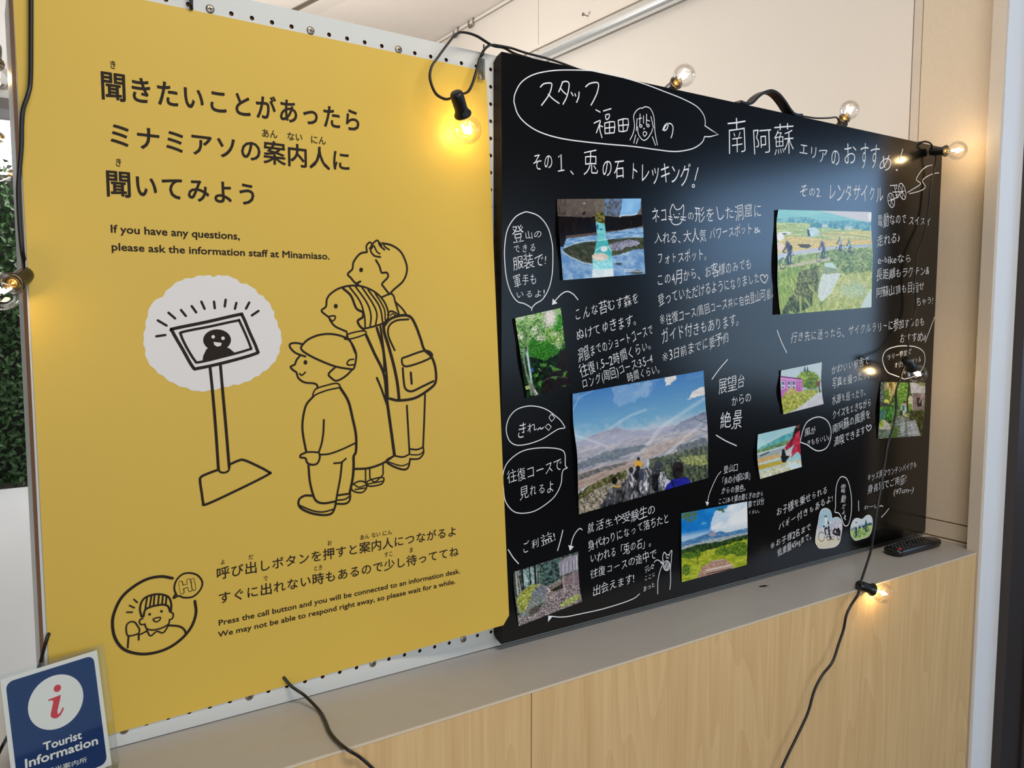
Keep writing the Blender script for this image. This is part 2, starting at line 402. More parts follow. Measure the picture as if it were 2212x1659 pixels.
for (x, y), lab in (((1022, 44), 'small metal hook hanging from the ceiling rail, the right one'), ((989, 66), 'small metal hook hanging from the ceiling rail, the left one behind the black cable')):
    p = Prail(x, y); t = thing('rail_hook', lab, 'hook', p, 'hooks on the ceiling rail')
    tube('hook_wire', [p + Vector(q) for q in ((0, 0, .03), (0, 0, .0), (0, .01, -.018), (0, .03, -.022), (0, .04, -.005), (0, .038, .008))], .0035, M['steel'], t)
    adopt(box('clip', p.x - .004, p.x + .004, p.y - CAMY - .012, p.y - CAMY + .012, p.z + .02, p.z + .036, M['steel']), t)
pn = Prail(1270, 35, 1.857); t = thing('wall_nail', 'tiny nail left in the wall above the tube', 'nail', pn)
tube('nail_shank', [pn, pn + Vector((-.02, 0, .002))], .002, M['steel'], t, n=1); tube('nail_head', [pn + Vector((-.02, 0, .002)), pn + Vector((-.023, 0, .002))], .006, M['steel'], t, n=1)
# bright strip in the ceiling
s1, s2 = PZ(643, 23, CEIL - .004), PZ(688, 0, CEIL - .004); dd = (s2 - s1).normalized(); nn = Vector((dd.y, -dd.x, 0))
t = thing('ceiling_strip', 'pale metal strip with a dark groove across the ceiling', 'strip', s1)
for nm, o0, o1, m_ in (('strip_bar', -.07, .0, 'white_wall'), ('strip_groove', .0, .022, 'steel')):
    a, b = s1 - dd * 1.0, s1 + dd * 1.6
    q = [a + nn * o0, b + nn * o0, b + nn * o1, a + nn * o1]
    v = [(p.x, p.y, CEIL - .012 if nm == 'strip_bar' else CEIL - .006) for p in q] + [(p.x, p.y, CEIL) for p in q]
    adopt(pyd(nm, v, BOXF, M[m_]), t)

# ================================================================== COUNTER
ct = thing('counter', 'beech-veneered counter with a grey laminate top below the boards', 'counter', (.8, -.1, 0))
FY = .8875
for a, b in ((-.60, .6233), (.6247, 1.8290)):
    box('wood_panel', a, b, FY + .0005, FY + .02, .0, LED - .0034, M['wood'], ct)
box('counter_top', -.60, 1.8300, FY + .0015, 1.33, LED - .0032, LED, M['ledge'], ct, bev=.0005)
box('counter_top_end', 1.8300, 1.8585, .912, 1.33, LED - .018, LED, M['ledge'], ct)
box('edge_strip', -.60, 1.8295, FY, FY + .0014, LED - .0030, LED - .0002, M['edge'], ct)
box('carcass', -.59, 1.828, FY + .021, 1.32, 0, LED - .019, M['white_lam'], ct)
p = PZ(1650, 1267, LED); t = thing('paper_scrap', 'tiny dark torn scrap lying on the grey counter top', 'scrap', p)
adopt(pyd('scrap', [p + Vector(q) for q in ((-.012, .003, .0005), (-.002, -.003, .001), (.004, -.005, .003), (.013, -.004, .0008), (.004, .001, .002), (-.004, .005, .001))], [(0, 1, 5), (1, 4, 5), (1, 2, 4), (2, 3, 4)], M['dark']), t)

# ================================================================== PERFORATED PANEL
XL, XR = .0500, 1.8500; ZT, ZB = Z0 + .3865, LED + .0012
pan = thing('perforated_panel', 'white perforated panel on a brown wooden frame behind the poster and blackboard', 'panel', (XL, 0, LED))
# front sheet: real holes where the margins show, plain board elsewhere
gx = [.2543 + .025 * k for k in range(-8, 17)]; rows = [Z0 + .3651 - .02503 * j for j in range(14)]
rb = Z0 - .4934; hr = .0028
def zsh(x, z):
    """the hole rows run very slightly out of level"""
    k = max(0, min(1, (z - Z0) / .36)); q = max(0, 1 - abs(z - rb) / .0238)
    d = .655 - min(x, .655)
    return z + .0117 * d * k - .0120 * d * q
def holed_sheet():
    vs, fs, hf = [], [], []
    Yf, Yb = 1.042 + CAMY, 1.047 + CAMY
    used = set()
    def rectf(x0, x1, z0, z1):
        b = len(vs); vs.extend([(x0, Yf, z0), (x1, Yf, z0), (x1, Yf, z1), (x0, Yf, z1)]); fs.append((b, b + 1, b + 2, b + 3))
    def cell(cx, cz, x0, x1, z0, z1):
        b = len(vs); k = 12
        ang = [2 * math.pi * (j + .5) / k for j in range(k)]
        outer = []
        for a in ang:
            c, s = math.cos(a), math.sin(a); t = 1e9
            if c > 1e-9: t = min(t, (x1 - cx) / c)
            if c < -1e-9: t = min(t, (x0 - cx) / c)
            if s > 1e-9: t = min(t, (z1 - cz) / s)
            if s < -1e-9: t = min(t, (z0 - cz) / s)
            outer.append((cx + c * t, Yf, cz + s * t))
        vs.extend(outer); vs.extend([(cx + hr * math.cos(a), Yf, cz + hr * math.sin(a)) for a in ang]); vs.extend([(cx + hr * math.cos(a), Yb, cz + hr * math.sin(a)) for a in ang])
        corners = {}
        for (qx, qz) in ((x0, z0), (x1, z0), (x1, z1), (x0, z1)):
            vs.append((qx, Yf, qz)); corners[(qx, qz)] = len(vs) - 1
        for j in range(k):
            j2 = (j + 1) % k
            p, q = outer[j], outer[j2]; cv = None
            for (qx, qz), ci in corners.items():
                if (abs(p[0] - qx) < 1e-9 and abs(q[2] - qz) < 1e-9) or (abs(q[0] - qx) < 1e-9 and abs(p[2] - qz) < 1e-9):
                    if not (abs(p[0] - q[0]) < 1e-9 or abs(p[2] - q[2]) < 1e-9): cv = ci
            fs.append((b + j, b + j2, b + k + j2, b + k + j))
            if cv is not None: fs.append((b + j, cv, b + j2))
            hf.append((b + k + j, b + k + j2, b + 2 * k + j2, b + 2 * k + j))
    xs = [XL] + [g - .0125 for g in gx[1:]] + [gx[-1] + .0125]
    zt = rows[0] + .0125
    rectf(XL, .655, zt, ZT); rectf(.655, XR, zt, ZT)
    for j, rz in enumerate(rows):
        z1, z0 = rz + .0125, rz - .0125 if j < len(rows) - 1 else rz - .0125
        if j == 0: z1 = zt
        z1 = rows[0] + .0125 if j == 0 else (rows[j - 1] + rz) / 2
        z0 = (rz + rows[j + 1]) / 2 if j < len(rows) - 1 else rz - .0125
        if j < 2:
            for i, g in enumerate(gx): cell(g, rz, xs[i], xs[i + 1], z0, z1)
        else:
            rectf(XL, xs[-3], z0, z1)
            for i in (-2, -1): cell(gx[i], rz, xs[len(gx) + i], xs[len(gx) + i + 1], z0, z1)
    zl = rows[-1] - .0125
    rectf(XL, xs[-1], rb + .0125, zl)
    for i, g in enumerate(gx): cell(g, rb, xs[i], xs[i + 1], rb - .0125, rb + .0125)
    rectf(XL, xs[-1], ZB, rb - .0125)
    rectf(xs[-1], XR, ZB, zt)
    # edges
    b = len(vs)
    for xa, xb in ((XL, .655), (.655, XR)):
        b = len(vs); vs.extend(boxv(xa, xb, Yf + .0002, Yb, ZB, ZT - .0002)); fs.extend([(b + 4, b + 5, b + 6, b + 7), (b, b + 3, b + 2, b + 1)] + ([(b + 3, b, b + 4, b + 7)] if xa == XL else [(b + 1, b + 2, b + 6, b + 5)]))
    vs = [(x, y, zsh(x, z)) for x, y, z in vs]
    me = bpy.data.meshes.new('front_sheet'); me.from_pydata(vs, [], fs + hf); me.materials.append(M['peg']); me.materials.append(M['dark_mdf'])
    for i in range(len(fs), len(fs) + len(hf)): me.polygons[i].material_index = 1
    return adopt(link('front_sheet', me), pan)
holed_sheet()
for (a, b, c, d_, m_) in ((XL + .0005, XR, ZT - .040, ZT - .002, 'mdf'), (XL + .0005, XR, ZB + .001, ZB + .045, 'mdf'), (XL + .0005, XL + .02, ZB + .045, ZT - .04, 'mdf'), (.64, .664, ZT - .085, ZT - .0402, 'mdf'), (.64, .664, ZB + .0452, ZT - .0852, 'white_lam'), (1.83, 1.849, ZB + .045, ZT - .04, 'mdf')):
    box('frame_batten', a, b, 1.0478, 1.142, c, d_, M[m_], pan)
box('back_sheet', XL + .0003, XR, 1.1450, 1.252, ZB + .001, ZT - .0004, M['peg'], pan)
def screw(x, z):
    z = zsh(x, z)
    mw = Matrix.Translation((x, 1.042 + CAMY, z)) @ Matrix.Rotation(math.pi / 2, 4, 'X') @ Matrix.Rotation(random.random() * 1.5, 4, 'Z')
    o = lathe('screw', [(.0052, -.0002), (.0052, .0006), (.0043, .0013), (.0026, .0016), (0, .0017)], M['steel'], mw, pan, seg=16)
    for a in (0, math.pi / 2):
        m2 = mw @ Matrix.Rotation(a, 4, 'Z'); v = [m2 @ Vector(q) for q in boxv(-.0029, .0029, -.0005, .0005, .0010, .00172)]
        s_ = pyd('screw_slot', v, BOXF, M['dark']); s_.parent = o
for i in (8, 13, 18): screw(gx[i], rows[0])
for i in (3, 9, 16, 22): screw(gx[i], rb)

# wire hook and clear hook at the panel's top right corner
p = P(1044, 118, 1.038); t = thing('wire_hook', 'small dark wire hook holding the cable at the panel corner', 'hook', p)
tube('wire', [P(1045, 97, 1.0410), P(1045, 108, 1.034), P(1044, 118, 1.026), P(1041, 120, 1.020), P(1041, 113, 1.018)], .0011, M['dark'], t)
p = P(1039, 150, 1.03); t = thing('adhesive_hook', 'clear plastic adhesive hook on the panel corner', 'hook', p)
a = P(1039, 126, 1.0405); b = P(1039, 172, 1.0375)
adopt(pyd('hook_plate', [(a.x - .006, a.y + .0005, a.z), (a.x + .006, a.y + .0005, a.z), (b.x + .006, b.y, b.z), (b.x - .006, b.y, b.z)] + [(a.x - .006, a.y - .0015, a.z), (a.x + .006, a.y - .0015, a.z), (b.x + .006, b.y - .002, b.z), (b.x - .006, b.y - .002, b.z)], BOXF, M['clear_hook']), t)
tube('hook_lip', [P(1039, 160, 1.036), P(1039, 170, 1.030), P(1038, 172, 1.025), P(1038, 165, 1.024)], .002, M['clear_hook'], t)

# ================================================================== POSTER
def sm(x): x = min(1, max(0, x)); return x * x * (3 - 2 * x)
def ysurf(u, w):
    return 1.0402 - .0278 * sm((u - .42) / .21) * sm((.20 - w) / .30) - .004 * sm((u - .1) / .5) * sm((w + .55) / .3) * 0
pos = thing('poster', 'large yellow information poster with Japanese text and line drawing', 'poster', P(560, 1560, 1.04))
TLp, TRp, BRp, BLp = (.0482, .3512), rat(1050, 154), rat(1100.5, 1347), rat(115.5, 1621)
def poster_grid():
    nx, nz = 110, 90; vs = []; cut = .012
    def corner(s, t):  # rounded corners
        return s, t
    for j in range(nz + 1):
        t = j / nz
        for i in range(nx + 1):
            s = i / nx
            # round the right corners
            r = .018; S, T = s, t
            if S > 1 - r:
                dx = (S - (1 - r)) / r
                if T < r: T = max(T, r * (1 - math.sqrt(max(0, 1 - dx * dx))))
                if T > 1 - r: T = min(T, 1 - r * dx * .9)
            u = (TLp[0] * (1 - S) + TRp[0] * S) * (1 - T) + (BLp[0] * (1 - S) + BRp[0] * S) * T
            w = (TLp[1] * (1 - S) + TRp[1] * S) * (1 - T) + (BLp[1] * (1 - S) + BRp[1] * S) * T
            vs.append(W(u, w, ysurf(u, w)))
    fs = [(j * (nx + 1) + i, j * (nx + 1) + i + 1, (j + 1) * (nx + 1) + i + 1, (j + 1) * (nx + 1) + i) for j in range(nz) for i in range(nx)]
    fs = [tuple(reversed(f)) for f in fs]
    o = pyd('sheet', vs, fs, M['poster'], None, False); adopt(o, pos)
    md = o.modifiers.new('thick', 'SOLIDIFY'); md.thickness = .0006; md.offset = -1
poster_grid()
# ---- printed lettering
A1 = Tile(180, 100, 3.319); A2 = Tile(280, 500, 2.5926); A3 = Tile(200, 1120, 2.633)
ink = Ink(ysurf)
B = .012
def line(T, t, a, b, h, off=B, lat=False, **k): ink.text(t, T(*a), T(*b), h / T.k, off, 0, lat, **k)
line(A1, '聞きたいことがあったら', (118, 372), (2003, 622), 200, .016, kana=.93)
line(A1, 'ミナミアソの案内人に', (165, 715), (1925, 903), 178, .016, kana=.95)
line(A1, '聞いてみよう', (155, 1070), (1262, 1150), 186, .016, kana=.93)
for t, a, b in (('き', (188, 158), (240, 165)), ('あん', (1278, 650), (1395, 662)), ('ない', (1460, 672), (1575, 684)), ('にん', (1628, 695), (1742, 708)), ('き', (225, 858), (277, 866))): line(A1, t, a, b, 60, .012)
ink.build('headline', M['poster_edge'], pos)
line(A1, 'If you have any questions,', (192, 1334), (1125, 1386), 56, .020, True)
line(A1, 'please ask the information staff at Minamiaso.', (200, 1462), (1768, 1528), 54, .020, True)
line(A3, 'Press the call button and you will be connected to an information desk.', (715, 610), (2092, 310), 31, .018, True)
line(A3, 'We may not be able to respond right away, so please wait for a while.', (715, 676), (2065, 370), 31, .018, True)
ink.build('english_text', M['poster_edge'], pos)
line(A3, '呼び出しボタンを押すと案内人につながるよ', (703, 350), (2075, 98), 68, .010, kana=.95)
line(A3, 'すぐに出れない時もあるので少し待っててね', (712, 490), (2085, 213), 68, .010, kana=.95)
for t, a, b in (('よ', (726, 264), (757, 258)), ('だ', (886, 236), (917, 230)), ('お', (1335, 156), (1363, 150)), ('あん', (1520, 124), (1576, 113)), ('ない', (1586, 111), (1640, 101)), ('にん', (1648, 100), (1705, 90)), ('で', (970, 358), (1000, 352)), ('とき', (1257, 300), (1310, 290)), ('すこ', (1658, 222), (1710, 212)), ('ま', (1800, 196), (1826, 191))): line(A3, t, a, b, 29, .008)
ink.build('small_japanese_text', M['poster_edge'], pos)
# ---- speech cloud behind the screen
cl = [(80, 600), (90, 540), (100, 480), (125, 405), (185, 365), (235, 310), (290, 275), (350, 262), (420, 248), (470, 255), (520, 248), (580, 262), (620, 290), (680, 310), (720, 350), (760, 380), (795, 430), (810, 480), (830, 530), (848, 590), (840, 650), (825, 700), (795, 745), (740, 790), (700, 815), (640, 845), (580, 858), (520, 870), (450, 888), (380, 892), (320, 875), (250, 850), (190, 810), (140, 770), (100, 720), (88, 660)]
cl2 = []
for i, p in enumerate(cl):
    q = cl[(i + 1) % len(cl)]; m_ = ((p[0] + q[0]) / 2, (p[1] + q[1]) / 2); c = (462, 570); L_ = math.hypot(m_[0] - c[0], m_[1] - c[1])
    cl2 += [p, (m_[0] + (m_[0] - c[0]) / L_ * 8, m_[1] + (m_[1] - c[1]) / L_ * 8)]
cloud = Ink(ysurf, .0002); cloud.fill(A2(cl2), n=3); cloud.build('white_cloud', M['cloud'], pos)
# ---- drawing
def S(T, pts, w=9, closed=False, n=5, lift=0): ink.stroke(T(pts), w * 1.22 / T.k, closed, n, lift)
for a, b in (((150, 587), (200, 580)), ((158, 498), (207, 527)), ((218, 455), (255, 487)), ((288, 440), (315, 473)), ((348, 418), (373, 453)), ((402, 393), (420, 433)), ((473, 393), (477, 430)), ((538, 382), (533, 420)), ((598, 400), (590, 433)), ((670, 398), (652, 432)), ((722, 445), (685, 470))): S(A2, [a, b], 11, n=1)
S(A2, [(240, 560), (245, 545), (430, 507), (610, 466), (632, 472), (670, 560), (714, 662), (703, 685), (540, 732), (385, 766), (355, 760), (300, 665)], 14, True, 4)
S(A2, [(288, 580), (300, 562), (450, 532), (600, 500), (618, 508), (676, 642), (665, 662), (520, 702), (390, 732), (365, 722), (320, 650)], 11, True, 4)
ink.dot(A2(490, 608), 78 / 2.5926, 60 / 2.5926, 28)
ink.fill(A2([(408, 725), (413, 695), (430, 660), (455, 640), (520, 640), (560, 655), (597, 687), (500, 706)]))
for pts in ([(450, 755), (465, 900), (482, 1100), (498, 1335)], [(508, 742), (522, 900), (540, 1100), (558, 1320)]): S(A2, pts, 13)
S(A2, [(498, 1335), (510, 1348), (535, 1350), (555, 1338), (558, 1318)], 9)
S(A2, [(500, 1333), (440, 1355), (400, 1375), (395, 1400), (405, 1470), (412, 1515), (430, 1528), (600, 1450), (775, 1362), (776, 1345), (700, 1305), (640, 1280), (610, 1283), (562, 1304)], 11)
ink.build('screen_drawing', M['poster_edge'], pos)
cloud.eps = .0009
for x, y in ((468, 590), (523, 598)): cloud.dot(A2(x, y), 10 / 2.5926)
cloud.fill(A2([(470, 618), (515, 624), (512, 640), (490, 645), (474, 635)])); 
cloud.build('white_face_print', M['cloud'], pos)
K = [  # child with cap
 ([(965, 640), (1000, 605), (1060, 580), (1130, 574), (1200, 590), (1240, 620), (1268, 680), (1266, 730), (1255, 768), (1235, 770), (1150, 755), (1050, 715), (985, 680), (962, 658)], 9, 1),
 ([(965, 630), (930, 624), (900, 630), (900, 650), (930, 680), (985, 700)], 9, 0), ([(1255, 715), (1230, 720), (1218, 740), (1228, 748), (1255, 746)], 7, 0),
 ([(955, 695), (935, 720), (925, 745), (902, 757), (915, 775), (935, 790), (945, 820), (980, 845), (1030, 850), (1050, 860), (1052, 878)], 9, 0),
 ([(985, 788), (965, 805), (952, 796)], 7, 0), ([(1150, 762), (1115, 797), (1130, 820), (1160, 836), (1210, 810), (1248, 772)], 9, 0),
 ([(1040, 885), (1090, 865), (1160, 850), (1176, 872), (1110, 888), (1050, 910), (1026, 926)], 7, 1),
 ([(1028, 925), (990, 970), (972, 1040), (968, 1100), (975, 1160), (990, 1235)], 10, 0), ([(1180, 875), (1225, 950), (1250, 1050), (1268, 1140), (1268, 1230), (1255, 1260), (1255, 1310), (1250, 1380), (1232, 1470)], 12, 0),
 ([(1088, 1055), (1085, 1130), (1075, 1190), (1060, 1235)], 9, 0), ([(990, 1235), (1030, 1235), (1062, 1238)], 8, 0), ([(1065, 1250), (1120, 1245), (1190, 1220), (1264, 1185)], 8, 0),
 ([(990, 1237), (960, 1250), (958, 1265), (985, 1270), (995, 1295), (1020, 1306), (1050, 1300), (1065, 1270), (1064, 1245)], 9, 0),
 ([(1002, 1310), (1010, 1400), (1030, 1480), (1050, 1512), (1090, 1522), (1152, 1512)], 10, 0), ([(1190, 1290), (1180, 1380), (1165, 1460), (1155, 1520)], 9, 0), ([(1145, 1298), (1185, 1293), (1212, 1272)], 8, 0),
 ([(1030, 1480), (980, 1480), (948, 1505), (955, 1545), (1010, 1575), (1080, 1588), (1130, 1580), (1150, 1545), (1155, 1515)], 10, 0), ([(955, 1535), (1020, 1562), (1080, 1571), (1145, 1555)], 7, 0),
 ([(1165, 1478), (1220, 1470), (1236, 1475), (1230, 1510), (1205, 1525), (1160, 1525)], 9, 0), ([(1165, 1505), (1205, 1500), (1230, 1485)], 7, 0)]
K2 = [  # person with bob hair and long coat
 ([(1215, 560), (1190, 550), (1150, 530), (1125, 500), (1115, 480), (1075, 445), (1100, 420), (1105, 380), (1125, 350), (1170, 320), (1230, 304), (1290, 305), (1350, 325), (1400, 360), (1435, 410), (1450, 470), (1430, 507), (1380, 528), (1312, 545)], 9, 0),
 ([(1195, 318), (1240, 360), (1270, 430), (1305, 452), (1305, 480), (1278, 500), (1290, 530), (1312, 548)], 11, 0),
 ([(1230, 308), (1290, 390), (1315, 470), (1320, 540)], 8, 0), ([(1265, 308), (1330, 400), (1352, 470), (1347, 535)], 8, 0), ([(1300, 310), (1360, 400), (1385, 460), (1378, 525)], 8, 0), ([(1335, 325), (1400, 420), (1418, 510)], 8, 0), ([(1375, 345), (1425, 430), (1432, 495)], 7, 0),
 ([(1120, 475), (1150, 473), (1150, 490), (1135, 501), (1118, 482)], 7, 1), ([(1215, 560), (1224, 604)], 8, 0), ([(1222, 576), (1308, 556), (1320, 575), (1232, 602)], 7, 1),
 ([(1205, 600), (1235, 612), (1265, 680)], 10, 0), ([(1325, 580), (1370, 680), (1425, 800), (1440, 940), (1460, 1080), (1482, 1250)], 13, 0),
 ([(1258, 1330), (1340, 1325), (1420, 1297), (1482, 1255)], 10, 0), ([(1385, 820), (1410, 880), (1440, 965)], 10, 0),
 ([(1322, 1328), (1322, 1400)], 7, 0), ([(1345, 1325), (1346, 1382)], 7, 0), ([(1420, 1300), (1420, 1362)], 7, 0),
 ([(1245, 1420), (1290, 1398), (1325, 1410), (1325, 1440), (1300, 1462), (1260, 1457), (1242, 1440)], 7, 1), ([(1255, 1415), (1285, 1432), (1322, 1420)], 6, 0), ([(1262, 1445), (1322, 1436)], 6, 0),
 ([(1330, 1402), (1370, 1385), (1420, 1378), (1420, 1405), (1395, 1420), (1340, 1426)], 7, 1), ([(1345, 1380), (1375, 1402), (1420, 1362)], 6, 0), ([(1335, 1414), (1418, 1398)], 6, 0)]
K3 = [  # tall person with backpack
 ([(1415, 65), (1470, 78), (1520, 115), (1550, 180), (1552, 230), (1530, 280), (1480, 325), (1460, 347)], 9, 0), ([(1380, 160), (1400, 195), (1412, 230), (1440, 230), (1447, 255), (1415, 292), (1425, 312), (1452, 347)], 9, 0),
 ([(1330, 115), (1290, 125), (1255, 170), (1248, 210), (1222, 238), (1240, 260), (1258, 282), (1282, 300)], 9, 0), ([(1270, 292), (1292, 280)], 10, 0),
 ([(1330, 115), (1327, 80), (1347, 60), (1362, 82), (1350, 105), (1370, 135), (1405, 143)], 8, 0), ([(1345, 95), (1368, 62), (1390, 50), (1402, 78), (1428, 102)], 8, 0), ([(1420, 65), (1430, 85), (1455, 102)], 7, 0), ([(1370, 80), (1385, 112), (1402, 125)], 7, 0), ([(1400, 60), (1412, 80)], 7, 0),
 ([(1415, 366), (1470, 350), (1490, 400), (1510, 466)], 8, 0), ([(1490, 395), (1530, 435), (1552, 468)], 8, 0),
 ([(1425, 530), (1460, 490), (1520, 470), (1570, 476), (1600, 520), (1630, 600), (1650, 660), (1690, 700), (1712, 760), (1715, 840), (1680, 882), (1600, 932), (1510, 946), (1458, 936)], 12, 0),
 ([(1422, 520), (1428, 570), (1450, 640), (1480, 750), (1500, 850), (1510, 942)], 14, 0), ([(1385, 540), (1420, 660), (1430, 780)], 12, 0), ([(1405, 530), (1420, 640), (1440, 800), (1447, 940)], 10, 0),
 ([(1485, 665), (1455, 600), (1447, 555), (1460, 520), (1500, 497), (1562, 492)], 9, 0), ([(1525, 715), (1555, 700), (1660, 667), (1690, 705), (1550, 756)], 9, 1),
 ([(1530, 765), (1535, 830), (1545, 880), (1580, 895), (1640, 868), (1702, 838)], 10, 0), ([(1575, 790), (1580, 852)], 11, 0),
 ([(1445, 466), (1462, 446), (1490, 455), (1502, 468)], 8, 0), ([(1460, 470), (1475, 460), (1490, 470)], 6, 0),
 ([(1442, 950), (1460, 1080), (1484, 1252)], 14, 0), ([(1553, 975), (1560, 1100), (1568, 1245)], 9, 0), ([(1655, 915), (1650, 1060), (1644, 1212)], 9, 0),
 ([(1480, 1255), (1530, 1263), (1568, 1247)], 8, 0), ([(1568, 1218), (1610, 1221), (1645, 1208)], 8, 0),
 ([(1482, 1256), (1438, 1284), (1470, 1312), (1530, 1333), (1560, 1322), (1572, 1272)], 9, 0), ([(1450, 1291), (1520, 1312), (1562, 1300)], 6, 0),
 ([(1572, 1275), (1620, 1272), (1645, 1245), (1646, 1215)], 8, 0), ([(1575, 1250), (1620, 1250), (1643, 1235)], 6, 0)]
for nm, KK, eye in (('child_drawing', K, (985, 733)), ('bob_hair_figure_drawing', K2, (1155, 418)), ('backpack_figure_drawing', K3, (1297, 215))):
    for pts, w_, c_ in KK: S(A2, pts, w_, bool(c_))
    ink.dot(A2(*eye), 11 / 2.5926, 13 / 2.5926); ink.build(nm, M['poster_edge'], pos)
# ---- round emblem with the waving attendant
S(A3, [(455, 340), (390, 330), (310, 345), (230, 390), (165, 450), (125, 530), (113, 600), (128, 680), (175, 742), (250, 768), (330, 768), (420, 742), (500, 690), (560, 620), (588, 540), (582, 470)], 13, n=5)
S(A3, [(478, 436), (465, 400), (475, 355), (510, 318), (555, 310), (600, 325), (625, 365), (610, 410), (570, 445), (520, 450), (490, 440), (460, 454), (470, 432)], 8, n=4)
for pts, w_, c_ in (([(280, 560), (270, 520), (277, 480), (300, 450), (350, 432), (400, 433), (435, 450), (448, 490), (445, 530)], 9, 0), ([(290, 558), (300, 520), (340, 500), (400, 490), (430, 500), (440, 528)], 9, 0),
 ([(300, 515), (310, 450)], 8, 0), ([(325, 505), (335, 440)], 8, 0), ([(347, 498), (353, 436)], 8, 0), ([(372, 494), (378, 434)], 8, 0), ([(395, 490), (401, 436)], 8, 0), ([(416, 494), (421, 442)], 8, 0),
 ([(285, 570), (268, 578), (272, 602), (297, 602)], 7, 0), ([(440, 530), (459, 542), (455, 567), (438, 577)], 7, 0), ([(297, 600), (310, 628), (350, 634), (400, 620), (432, 600), (438, 575)], 7, 0),
 ([(345, 572), (385, 562), (380, 580), (360, 588)], 6, 1), ([(308, 635), (330, 668), (365, 642), (402, 650), (432, 608)], 7, 0), ([(435, 608), (490, 613), (520, 630), (532, 658)], 9, 0), ([(310, 640), (270, 660)], 7, 0),
 ([(205, 668), (192, 640), (195, 605), (215, 588), (240, 590), (255, 610), (267, 632), (258, 655)], 7, 1), ([(205, 668), (200, 735)], 8, 0), ([(262, 655), (263, 690)], 8, 0),
 ([(235, 460), (255, 478)], 7, 0), ([(210, 495), (238, 508)], 7, 0), ([(195, 533), (226, 533)], 7, 0)): S(A3, pts, w_, bool(c_), 4)
for q in ((325, 545), (392, 528)): ink.dot(A3(*q), 3.0)
line(A3, 'Hi', (500, 426), (588, 400), 64, .080, True)
ink.build('emblem_drawing', M['poster_edge'], pos)
ink.eps = .0009; ink.text('Hi', A3(498, 426), A3(588, 399), 63 / 2.633, .042, 0, True); ink.build('emblem_letter_fill', M['poster'], pos)

# ================================================================== BLACKBOARD
Yb = 1.0200
bb = thing('blackboard', 'large black marker board covered in white handwriting, beside the yellow poster', 'blackboard', (1.25, Yb + CAMY, LED))
BX0, BX1, BZ0, BZ1 = .6590, 1.8570, Z0 - .5075, Z0 + .3862
def board_mesh():
    vs, fs = [], []
    def octo(Y, c, x0, x1, z0, z1):
        return [(x0 + c, Y, z0), (x1 - c, Y, z0), (x1, Y, z0 + c), (x1, Y, z1 - c), (x1 - c, Y, z1), (x0 + c, Y, z1), (x0, Y, z1 - c), (x0, Y, z0 + c)]
    for Y, c, q in ((Yb + CAMY, .0004, .0006), (Yb + .0006 + CAMY, .0006, 0), (Yb + .013 + CAMY, .004, 0), (1.0418 + CAMY, .0105, 0)):
        vs += octo(Y, c, BX0 + q, BX1 - q, BZ0 + q, BZ1 - q)
    fs.append(tuple(range(8)))
    for r in range(3):
        for k in range(8): a, b = r * 8 + k, r * 8 + (k + 1) % 8; fs.append((a + 8, b + 8, b, a))
    fs.append(tuple(reversed(range(24, 32))))
    me = bpy.data.meshes.new('writing_surface'); me.from_pydata(vs, [], fs); me.materials.append(M['board']); me.materials.append(M['board_side'])
    for i in range(1, len(me.polygons)): me.polygons[i].material_index = 1
    adopt(link('writing_surface', me), bb)
board_mesh()
# strap handle on the top edge
hp = [(1592, 221), (1606, 226), (1618, 224), (1632, 210), (1648, 200), (1661, 198), (1675, 205), (1688, 220), (1700, 238), (1708, 247), (1716, 250), (1726, 250)]
pc = [P(x, y, 1.028) for x, y in hp]
pp = [Vector(v) for v in crom([tuple(v) for v in pc], 5)]; vs, fs = [], []
for i, v in enumerate(pp):
    t_ = (pp[min(i + 1, len(pp) - 1)] - pp[max(i - 1, 0)]).normalized(); n_ = Vector((-t_.z, 0, t_.x))
    for a, b in ((-.0022, -.009), (.0022, -.009), (.0022, .011), (-.0022, .011)): vs.append(v + n_ * a + Vector((0, b, 0)))
for i in range(len(pp) - 1):
    for k in range(4): a = i * 4 + k; b = i * 4 + (k + 1) % 4; fs.append((a, b, b + 4, a + 4))
fs += [(3, 2, 1, 0), tuple(range(len(vs) - 4, len(vs)))]
h_ = pyd('strap_handle', vs, fs, M['rubber']); adopt(h_, bb)

chalk = Ink(lambda u, w: Yb, .0003)
T1 = Tile(1060, 100, 4.096); T2 = Tile(1540, 220, 4.254); T3 = Tile(1080, 420, 3.77); T4 = Tile(1390, 420, 3.771); T5 = Tile(1650, 440, 4.88)
T6 = Tile(1080, 780, 3.95); T7 = Tile(1620, 740, 4.879); C1 = Tile(1090, 1080, 5.721); C2 = Tile(1380, 980, 5.184); C3 = Tile(1640, 980, 5.183)
C4 = Tile(1940, 280, 11.85)
def H(T, t, a, b, h, off=-.008, j=.06, k=.94): chalk.text(t, T(*a), T(*b), h / T.k, off, j, False, k)
def D(T, pts, w=2.5, closed=False, n=5): chalk.stroke(T(pts), w * .88, closed, n)
def tri(T, pts): chalk.fill(T(pts))
